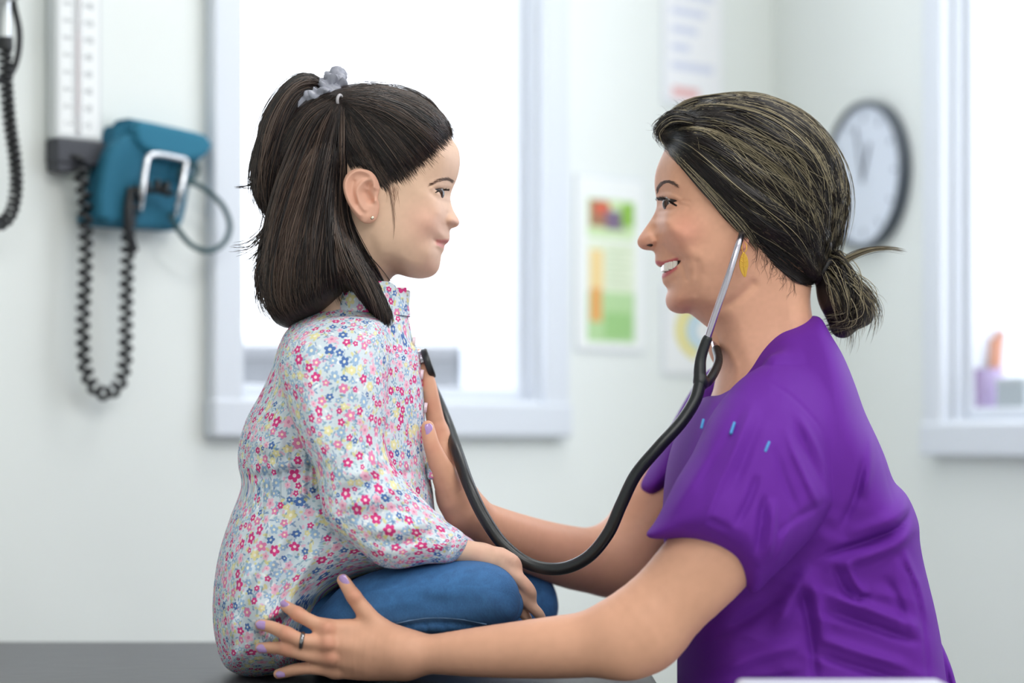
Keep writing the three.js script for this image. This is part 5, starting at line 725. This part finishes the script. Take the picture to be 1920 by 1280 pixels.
// flyaway fringe at the forehead
ws.push(...spread({ guides: [[[1262, 262, 0], [1240, 250, 0], [1222, 246, 0]], [[1262, 250, 0], [1238, 236, 0], [1220, 232, 0]], [[1280, 230, 0], [1256, 212, 0], [1240, 210, 0]], [[1300, 205, 0], [1278, 188, 0], [1258, 182, 0]]], n: 60, seed: 66, colors: (r) => mix3(WH[1], WH[4], r() * 0.6), jit: 8, lift: [-34, 40], len: [0.4, 1], r: [0.09, 0.2], frizz: 6 }));
ws.push(...spread({ guides: [[[1300, 230, 52], [1262, 226, 48], [1238, 244, 44], [1240, 264, 42], [1256, 284, 46]], [[1310, 220, 40], [1268, 214, 30], [1236, 236, 20], [1232, 254, 18], [1246, 268, 22]], [[1310, 215, 0], [1268, 208, 0], [1234, 236, 0], [1230, 252, 0], [1244, 264, 0]]], n: 200, seed: 67, colors: streak, jit: 6, lift: [0, 10], len: [0.6, 1], r: [0.25, 0.5], frizz: 4 }));
// bun: loops out of the tie, loose ends hanging and one long tail
{
  const r = rng(68);
  for (let q = 0; q < 420; q++) { const a = r() * 6.28, sp = 14 + r() * 20, c = [1584 + (r() - 0.5) * 34, 566 + (r() - 0.5) * 50], z1 = (Math.cos(a) * 26 + 8) * (0.6 + r() * 0.6), col = r() < 0.4 ? mix3(WH[4], WH[3], r()) : mix3(WH[2], WH[1], r());
    const gp = catmull([[1536 + r() * 14, 488 + r() * 30, (r() - 0.5) * 40], [1556 + r() * 20, 500 + Math.sin(a) * sp, z1 * 0.8], [c[0] + 12, c[1] - 18 + Math.sin(a) * sp * 0.6, z1 + 12], [c[0] + 8 + r() * 10, c[1] + 22, z1 + 10], [c[0] - 16 - r() * 14, c[1] + 26 + r() * 14, z1]], 5); ws.push({ p: gp.map((v) => V(v[0], v[1], v[2] / 1000)), r: (0.25 + r() * 0.4) / 1000, c: col }); }
}
ws.push(...spread({ guides: [[[1548, 500, 16], [1580, 520, 24], [1612, 552, 24], [1632, 590, 20], [1620, 640, 14]], [[1552, 496, 10], [1590, 508, 16], [1630, 538, 16], [1648, 575, 12], [1638, 612, 8]], [[1550, 510, 18], [1570, 545, 30], [1586, 590, 30], [1598, 630, 24], [1592, 668, 18]], [[1545, 510, 18], [1556, 550, 30], [1566, 590, 30], [1580, 620, 26], [1572, 640, 20]]], n: 190, seed: 69, colors: (r) => r() < 0.55 ? mix3(WH[4], WH[3], r()) : mix3(WH[0], WH[1], r()), jit: 9, lift: [-6, 8], len: [0.55, 1], K: 18, r: [0.2, 0.45], frizz: 10 }));
ws.push(...spread({ guides: [[[1556, 506, 8], [1580, 484, 10], [1620, 468, 8], [1660, 464, 6], [1703, 471, 4]], [[1560, 510, 8], [1590, 492, 10], [1628, 474, 8], [1664, 467, 6], [1700, 472, 4]]], n: 60, seed: 70, colors: (r) => mix3(WH[1], WH[3], r()), jit: 4, lift: [-3, 3], len: [0.75, 1], K: 16, r: [0.2, 0.4] }));
wpart(wpart(woman, 'hair', strandMesh(ws), hairM), 'under_hair', wBase, underHairM);
{ const t = new THREE.TorusGeometry(0.0125, 0.004, 14, 40); t.applyQuaternion(new THREE.Quaternion().setFromUnitVectors(new THREE.Vector3(0, 0, 1), new THREE.Vector3(0.8, -0.55, 0.2).normalize())); const c = V(1546, 508, 0.012); t.translate(c.x, c.y, c.z); wpart(woman, 'hair_tie', t, mat([26, 24, 28], 0.6)); }
{ // leaf earring
  const gold = new THREE.MeshStandardMaterial({ color: 0xe0b050, metalness: 1, roughness: 0.28 }), z = 0.081, P = (x, y, d = 0) => V(x, y, z + d);
  const lf = new THREE.Shape(catmull([[1393, 474], [1388, 484], [1386.5, 496], [1389, 507], [1394, 517], [1398, 518], [1400, 508], [1402.5, 496], [1401, 484], [1397, 476]], 4, true).map((p) => { const v = P(p[0], p[1]); return new THREE.Vector2(v.x, v.y); }));
  const e = new THREE.ExtrudeGeometry(lf, { depth: 0.0008, bevelEnabled: true, bevelSize: 0.0004, bevelThickness: 0.0004, bevelSegments: 2 }); e.translate(0, 0, z); const o = wpart(woman, 'earring', e, gold, 'gold leaf earring');
  const veins = [tubeG([P(1395, 475, 0.0016), P(1394, 495, 0.0016), P(1397, 517, 0.0016)], 0.0004, 12, 6)]; for (const [a, b, c, d] of [[1394.5, 484, 1389, 480], [1394, 492, 1388, 488], [1394.5, 500, 1389.5, 498], [1394.5, 484, 1400, 481], [1394, 492, 1401, 488], [1394.5, 501, 1401, 498]]) veins.push(tubeG([P(a, b, 0.0016), P(c, d, 0.0016)], 0.0003, 4, 5)); wpart(o, 'vein', mergeGeometries(veins), gold);
  wpart(o, 'hook', tubeG([P(1391, 458), P(1391, 466, 0.001), P(1394, 475, 0.001), P(1399, 469, 0.001), P(1400, 460), P(1396, 454)], 0.0005, 24, 6), gold);
}
// scrub top
const cottonB = noiseTex(128, (i, j) => 0.5 + 0.22 * Math.sin((i + j) * Math.PI / 2) + 0.2 * noise(i / 3, j / 3, 8)); cottonB.repeat.set(60, 60);
const purple = mat([100, 38, 150], 0.72, { bumpMap: cottonB, bumpScale: 0.00008, specularIntensity: 0.35 });
const scrub = relief({
  outline: [[1345, 738], [1318, 745], [1292, 770], [1270, 810], [1252, 870], [1244, 950], [1248, 1040], [1262, 1130], [1270, 1200], [1271, 1300], [1272, 1420], [1520, 1440], [1790, 1420], [1776, 1320], [1761, 1263], [1752, 1195], [1742, 1140], [1729, 1085], [1720, 1048], [1713, 1010], [1711, 976], [1698, 940], [1684, 916], [1664, 896], [1648, 852], [1632, 815], [1611, 770], [1596, 725], [1574, 668], [1552, 628], [1531, 592], [1500, 600], [1452, 618], [1416, 650], [1386, 694]],
  zp: 0, smoothN: 4, R: 92, cell: 0.003, blur: 2, taper: true, wrinkle: (() => { const a = creases(2.4, 38, 0.35, 51), b = creases(1.0, 50, 1.2, 52); return (x, y) => mix(b(x, y), a(x, y), smooth(880, 1000, y)); })(),
  Rc: [[1345, 738, 22], [1380, 700, 20], [1416, 652, 20], [1452, 622, 20], [1520, 596, 26], [1600, 740, 90], [1690, 940, 92], [1740, 1140, 92], [1250, 900, 84], [1265, 1200, 90], [1500, 1000, 92], [1480, 760, 70], [1400, 800, 70], [1300, 770, 50], [1500, 1300, 92]],
  w: [[1500, 620, 70], [1452, 640, 74], [1416, 668, 72], [1386, 712, 72], [1350, 755, 72], [1450, 700, 112], [1420, 740, 112], [1320, 790, 92], [1560, 720, 150], [1450, 820, 176], [1350, 850, 150], [1600, 850, 170], [1300, 1000, 150], [1450, 1000, 172], [1650, 1000, 160], [1300, 1200, 140], [1500, 1200, 158], [1700, 1200, 160], [1500, 1400, 176], [1720, 1400, 170], [1300, 1400, 150]],
  bumps: [
    { pts: [[1480, 1036], [1530, 1018], [1578, 1004], [1634, 982], [1668, 957], [1690, 930]], amp: -9.0, sig: 6.2 }, { pts: [[1500, 1052], [1580, 1026], [1640, 1002], [1690, 965]], amp: 10.5, sig: 12.0 }, { pts: [[1540, 990], [1600, 972], [1650, 945], [1675, 915]], amp: 7.5, sig: 12.0 },
    { pts: [[1606, 770], [1618, 840], [1630, 900], [1636, 940]], amp: -3.0, sig: 4.4 }, { pts: [[1600, 800], [1585, 870], [1570, 930]], amp: 6.0, sig: 9.0 }, { pts: [[1575, 850], [1560, 920], [1530, 985]], amp: -6.0, sig: 7.0 },
    { pts: [[1634, 1010], [1650, 1045], [1668, 1080], [1685, 1150], [1693, 1252], [1700, 1330]], amp: -4.0, sig: 5.0 }, { pts: [[1646, 1010], [1664, 1050], [1684, 1090], [1700, 1160]], amp: 6.0, sig: 8.0 },
    { pts: [[1490, 1040], [1450, 1100], [1420, 1170]], amp: 9.0, sig: 14.0 }, { pts: [[1460, 1060], [1476, 1120], [1490, 1200], [1494, 1290]], amp: -6.2, sig: 7.2 }, { pts: [[1480, 1060], [1498, 1120], [1508, 1190]], amp: 7.5, sig: 10.0 }, { pts: [[1500, 1120], [1560, 1140], [1630, 1165], [1690, 1185]], amp: -6.2, sig: 7.2 }, { pts: [[1500, 1095], [1570, 1115], [1640, 1140], [1690, 1160]], amp: 7.5, sig: 10.0 }, { pts: [[1520, 1036], [1540, 1080], [1566, 1116]], amp: -5.0, sig: 6.2 }, { pts: [[1560, 1112], [1575, 1100], [1592, 1104]], amp: -4.0, sig: 5.0 }, { pts: [[1540, 1030], [1562, 1075], [1585, 1100]], amp: 6.0, sig: 7.0 },
    { pts: [[1490, 1170], [1570, 1195], [1670, 1225]], amp: 6.0, sig: 9.0 }, { pts: [[1490, 1200], [1560, 1222], [1660, 1250]], amp: -5.0, sig: 7.2 }, { pts: [[1300, 1180], [1360, 1150], [1440, 1090]], amp: -7.5, sig: 14.0 }, { pts: [[1300, 1240], [1400, 1200], [1480, 1180]], amp: 7.5, sig: 14.0 }, { pts: [[1310, 1280], [1400, 1250], [1480, 1235]], amp: -6.0, sig: 8.0 }, { pts: [[1610, 1060], [1640, 1110], [1655, 1170]], amp: -3.8, sig: 7.2 },
    { pts: [[1452, 622], [1420, 652], [1392, 696], [1352, 736]], amp: 2.4, sig: 6.2 }, { pts: [[1466, 640], [1436, 664], [1408, 702], [1370, 740]], amp: -1.6, sig: 5.0 },
  ],
});
const clothUV2 = (x, y, z) => [x + z, y];
const wSleeve = relief({
  outline: [[1440, 704], [1400, 716], [1362, 745], [1330, 790], [1300, 850], [1268, 900], [1240, 955], [1222, 985], [1206, 1004], [1230, 1009], [1262, 1009], [1296, 1014], [1336, 1030], [1366, 1050], [1384, 1080], [1409, 1112], [1436, 1088], [1470, 1058], [1520, 1010], [1552, 965], [1566, 935], [1562, 890], [1550, 840], [1528, 780], [1500, 735], [1470, 712]],
  zp: 0.19, smoothN: 2, R: 62, cell: 0.0025, blur: 2, taper: true, wrinkle: creases(1.2, 34, 2.0, 61),
  w: [[1440, 740, 46], [1420, 800, 62], [1380, 900, 70], [1330, 960, 72], [1400, 1040, 66], [1480, 960, 64], [1520, 860, 54], [1250, 990, 60], [1300, 880, 60], [1409, 1100, 40]],
  mid: [[1440, 720, 138], [1420, 800, 168], [1380, 900, 190], [1330, 960, 200], [1400, 1060, 202], [1500, 960, 176], [1530, 850, 160], [1230, 1000, 202]],
  bumps: [
    { pts: [[1362, 745], [1310, 850], [1262, 930], [1220, 990]], amp: 6.0, sig: 20.0 }, { pts: [[1437, 718], [1397, 779], [1360, 857], [1330, 920], [1311, 966], [1295, 1003]], amp: 4.0, sig: 6.2 }, { pts: [[1446, 740], [1412, 800], [1380, 870], [1345, 940]], amp: -5.2, sig: 10.0 }, { pts: [[1400, 750], [1350, 830], [1290, 930]], amp: -4.5, sig: 9.0 }, { pts: [[1335, 830], [1290, 900], [1240, 970]], amp: 3.8, sig: 7.2 },
    { pts: [[1417, 706], [1445, 714], [1480, 738], [1506, 763], [1539, 804], [1551, 844], [1571, 905]], amp: -3.0, sig: 4.0 }, { pts: [[1490, 770], [1512, 810], [1543, 870], [1563, 920]], amp: 6.2, sig: 7.2 }, { pts: [[1478, 770], [1500, 830], [1530, 890], [1552, 935]], amp: -6.2, sig: 7.2 }, { pts: [[1462, 790], [1480, 850], [1510, 915], [1535, 960]], amp: 6.0, sig: 8.0 }, { pts: [[1440, 830], [1460, 900], [1490, 970]], amp: -4.5, sig: 8.0 },
    { pts: [[1409, 885], [1392, 930], [1360, 987]], amp: -5.0, sig: 7.2 }, { pts: [[1360, 990], [1330, 975], [1312, 968]], amp: -3.0, sig: 6.2 }, { pts: [[1437, 926], [1432, 990], [1425, 1047]], amp: 7.5, sig: 8.0 }, { pts: [[1420, 920], [1410, 980], [1404, 1040]], amp: -6.2, sig: 7.2 }, { pts: [[1470, 960], [1455, 1010], [1440, 1056]], amp: 4.5, sig: 8.0 },
    { pts: [[1218, 978], [1262, 980], [1306, 988], [1350, 1010], [1386, 1046], [1420, 1060], [1457, 1050]], amp: -1.8, sig: 3.2 }, { pts: [[1440, 1000], [1480, 968], [1560, 935]], amp: -3.8, sig: 7.2 },
  ],
});
wpart(woman, 'scrub_top', blend(scrub, wSleeve, (x, y) => mix(0.05, 0.003, smooth(730, 900, y)), 0.0027, clothUV2, clothUV2), purple, 'purple cotton scrub top with blue stitch marks');
const fSleeve = relief({ outline: [[1360, 690], [1330, 690], [1298, 725], [1262, 790], [1225, 860], [1193, 914], [1206, 928], [1222, 937], [1250, 920], [1300, 880], [1380, 840], [1400, 760]], zp: -0.15, smoothN: 3, R: 46, cell: 0.003, w: [[1340, 740, 56], [1260, 850, 62], [1200, 915, 54], [1360, 800, 58]], mid: [[1340, 720, -120], [1260, 850, -158], [1200, 915, -162], [1380, 800, -130]], bumps: [{ pts: [[1300, 740], [1250, 840], [1215, 920]], amp: 4, sig: 12 }] });
wpart(woman, 'sleeve', fSleeve.mesh({ uv: clothUV2 }), purple);
const flap = relief({ outline: [[1740, 1160], [1760, 1190], [1776, 1225], [1790, 1268], [1796, 1320], [1740, 1330], [1735, 1240]], zp: 0.03, smoothN: 3, R: 18, cell: 0.0025, w: [[1750, 1200, 60], [1770, 1260, 66], [1780, 1300, 66], [1745, 1300, 66]], bumps: [{ pts: [[1755, 1200], [1770, 1280]], amp: -6, sig: 6 }] });
wpart(woman, 'top_hem', flap.mesh({ uv: clothUV2 }), purple);
{ // little blue stitch marks
  const bm = mat([70, 150, 210], 0.6);
  for (const [a, b, c, d, s] of [[1319, 786, 1315, 803, wSleeve], [1377, 792, 1370, 813, wSleeve], [1442, 828, 1434, 847, wSleeve], [1459, 616, 1446, 627, scrub]]) { const zf = (x, y) => s.zAt(px2x(x, 0.2), py2y(y, 0.2)) + 0.0012, z1 = s === scrub ? s.zAt(px2x(a, 0.06), py2y(b, 0.06)) + 0.0015 : zf(a, b), z2 = s === scrub ? s.zAt(px2x(c, 0.06), py2y(d, 0.06)) + 0.0015 : zf(c, d); wpart(woman, 'stitch_mark', tubeG([V(a, b, z1), V((a + c) / 2, (b + d) / 2, (z1 + z2) / 2 + 0.0006), V(c, d, z2)], 0.0014, 8, 6), bm); }
}
{ // trousers and shoes, below the frame
  const H = (x, y, z, r) => [960 + x * F / (ZC - z), HY - (y - YC) * F / (ZC - z), z, r * F / (ZC - z)];
  const lg = chains([...[-1, 1].map((s) => [H(0.33, 0.58, s * 0.09, 0.105), H(0.1, 0.56, s * 0.16, 0.08), H(0.02, 0.53, s * 0.18, 0.066), H(0.08, 0.12, s * 0.18, 0.052)]), [H(0.33, 0.62, -0.08, 0.11), H(0.33, 0.62, 0.08, 0.11)], [H(0.32, 0.72, -0.05, 0.12), H(0.32, 0.72, 0.05, 0.12)]], 0.04);
  wpart(woman, 'trousers', nets(lg.f, lg.lo, lg.hi, 0.008, { skip: 1.1 }), purple);
  for (const s of [-1, 1]) { const sh = chains([[H(0.1, 0.045, s * 0.18, 0.042), H(0.0, 0.04, s * 0.19, 0.04), H(-0.09, 0.03, s * 0.2, 0.029)], [H(0.09, 0.09, s * 0.18, 0.042)]], 0.03), f = (x, y, z) => smax(sh.f(x, y, z), -y + 0.001, 0.006); wpart(woman, 'shoe', nets(f, sh.lo, sh.hi, 0.005), mat([228, 228, 232], 0.5)); }
  const st = thing('rolling_stool', 'round black stool the woman sits on', 'stool', [0.34, 0, 0]); const seat = new THREE.LatheGeometry([[0.001, 0.43], [0.17, 0.43], [0.185, 0.445], [0.185, 0.475], [0.17, 0.49], [0.001, 0.492]].map((p) => new THREE.Vector2(...p)), 40); part(st, 'seat', seat, black); part(st, 'column', new THREE.CylinderGeometry(0.025, 0.03, 0.36, 20).translate(0, 0.25, 0), chrome);
  for (let k = 0; k < 5; k++) { const a = k * 1.2566, l = tubeG([new THREE.Vector3(0, 0.085, 0), new THREE.Vector3(Math.cos(a) * 0.24, 0.06, Math.sin(a) * 0.24)], 0.014, 6, 8); part(st, 'leg', l, chrome); const c = new THREE.CylinderGeometry(0.026, 0.026, 0.02, 20); c.rotateX(Math.PI / 2); c.translate(Math.cos(a) * 0.24, 0.026, Math.sin(a) * 0.24); part(st, 'caster', c, black); }
}

// ---------------------------------------------------------------- stethoscope
{
  const g = thing('stethoscope', 'black stethoscope with steel ear tubes from her ears to the girl’s chest', 'stethoscope', [px2x(1318), py2y(715), 0.06]);
  const rub = mat([26, 30, 34], 0.34), steel = new THREE.MeshStandardMaterial({ color: 0xc9c4d2, metalness: 1, roughness: 0.2 });
  wpart(g, 'tube', tubeG([V(798, 688, -0.02), V(803, 714, -0.045), V(818, 746, -0.05), V(838, 794, -0.03), V(858, 850, 0.02), V(880, 912, 0.05), V(908, 970, 0.06), V(945, 1022, 0.066), V(995, 1058, 0.072), V(1050, 1066, 0.08), V(1100, 1046, 0.09), V(1140, 1000, 0.1), V(1165, 945, 0.108), V(1192, 890, 0.112), V(1235, 838, 0.112), V(1278, 790, 0.105), V(1304, 748, 0.095), V(1313, 716, 0.088)], 0.0064, 160, 16), rub);
  const yb = chains([[[1313, 722, 0.088, 11.5], [1312, 700, 0.086, 12], [1314, 672, 0.084, 10.5], [1322, 645, 0.083, 10], [1326, 636, 0.083, 9.5]], [[1313, 716, 0.088, 11], [1326, 716, 0.08, 9.5], [1340, 696, 0.066, 9], [1347, 675, 0.05, 8.5], [1343, 655, 0.03, 8.5]]], 0.005);
  wpart(g, 'yoke', nets(yb.f, yb.lo, yb.hi, 0.0014, { skip: 1.1 }), rub);
  wpart(g, 'ear_tube', tubeG([V(1325, 640, 0.083), V(1336, 606, 0.086), V(1352, 558, 0.09), V(1370, 505, 0.091), V(1385, 456, 0.085), V(1392, 436, 0.072), V(1395, 428, 0.064)], 0.0036, 50, 14), steel);
  wpart(g, 'ear_tube', tubeG([V(1343, 656, 0.03), V(1338, 630, 0.0), V(1345, 590, -0.05), V(1365, 520, -0.086), V(1384, 455, -0.092), V(1392, 434, -0.086)], 0.0036, 50, 14), steel);
  for (const s of [1, -1]) { const e = new THREE.SphereGeometry(0.0055, 18, 14); e.scale(1, 1, 1.2); const c = V(1396, 425, s * 0.062); e.translate(c.x, c.y, c.z); wpart(g, 'ear_tip', e, rub); }
  // chestpiece
  const cp2 = (r, t, d, m, name, lean = -0.3) => { const c = new THREE.LatheGeometry([[0.0005, -t / 2], [r * 0.9, -t / 2], [r, -t / 2 + 0.0012], [r, t / 2 - 0.0012], [r * 0.9, t / 2], [0.0005, t / 2]].map((p) => new THREE.Vector2(...p)), 40); c.rotateZ(-Math.PI / 2 + 0.34); const v = V(d[0], d[1], d[2]); c.translate(v.x, v.y, v.z); return wpart(g, name, c, m); };
  cp2(0.0105, 0.016, [789, 676, -0.012], steel, 'bell');
  cp2(0.0162, 0.007, [803, 681, -0.003], rub, 'diaphragm_ring');
}
{ // pale tray edge close to the camera
  const g = thing('instrument_tray', 'pale tray edge in the bottom right corner close to the camera', 'tray', [px2x(1570, 0.45), 0, 0.5]);
  const y = py2y(1271, 0.45), x0 = px2x(1378, 0.45) - g.position.x, x1 = px2x(1762, 0.45) - g.position.x;
  part(g, 'tray_top', boxG(x0, x1, y - 0.02, y, -0.05, 0.25, 0.006), mat([206, 208, 222], 0.4)); part(g, 'column', new THREE.CylinderGeometry(0.018, 0.018, y - 0.05, 20).translate(0, (y - 0.02) / 2 + 0.01, 0.1), chrome); part(g, 'foot', new THREE.CylinderGeometry(0.16, 0.18, 0.03, 32).translate(0, 0.015, 0.1), darkGrey);
}

renderer.render(scene, camera);
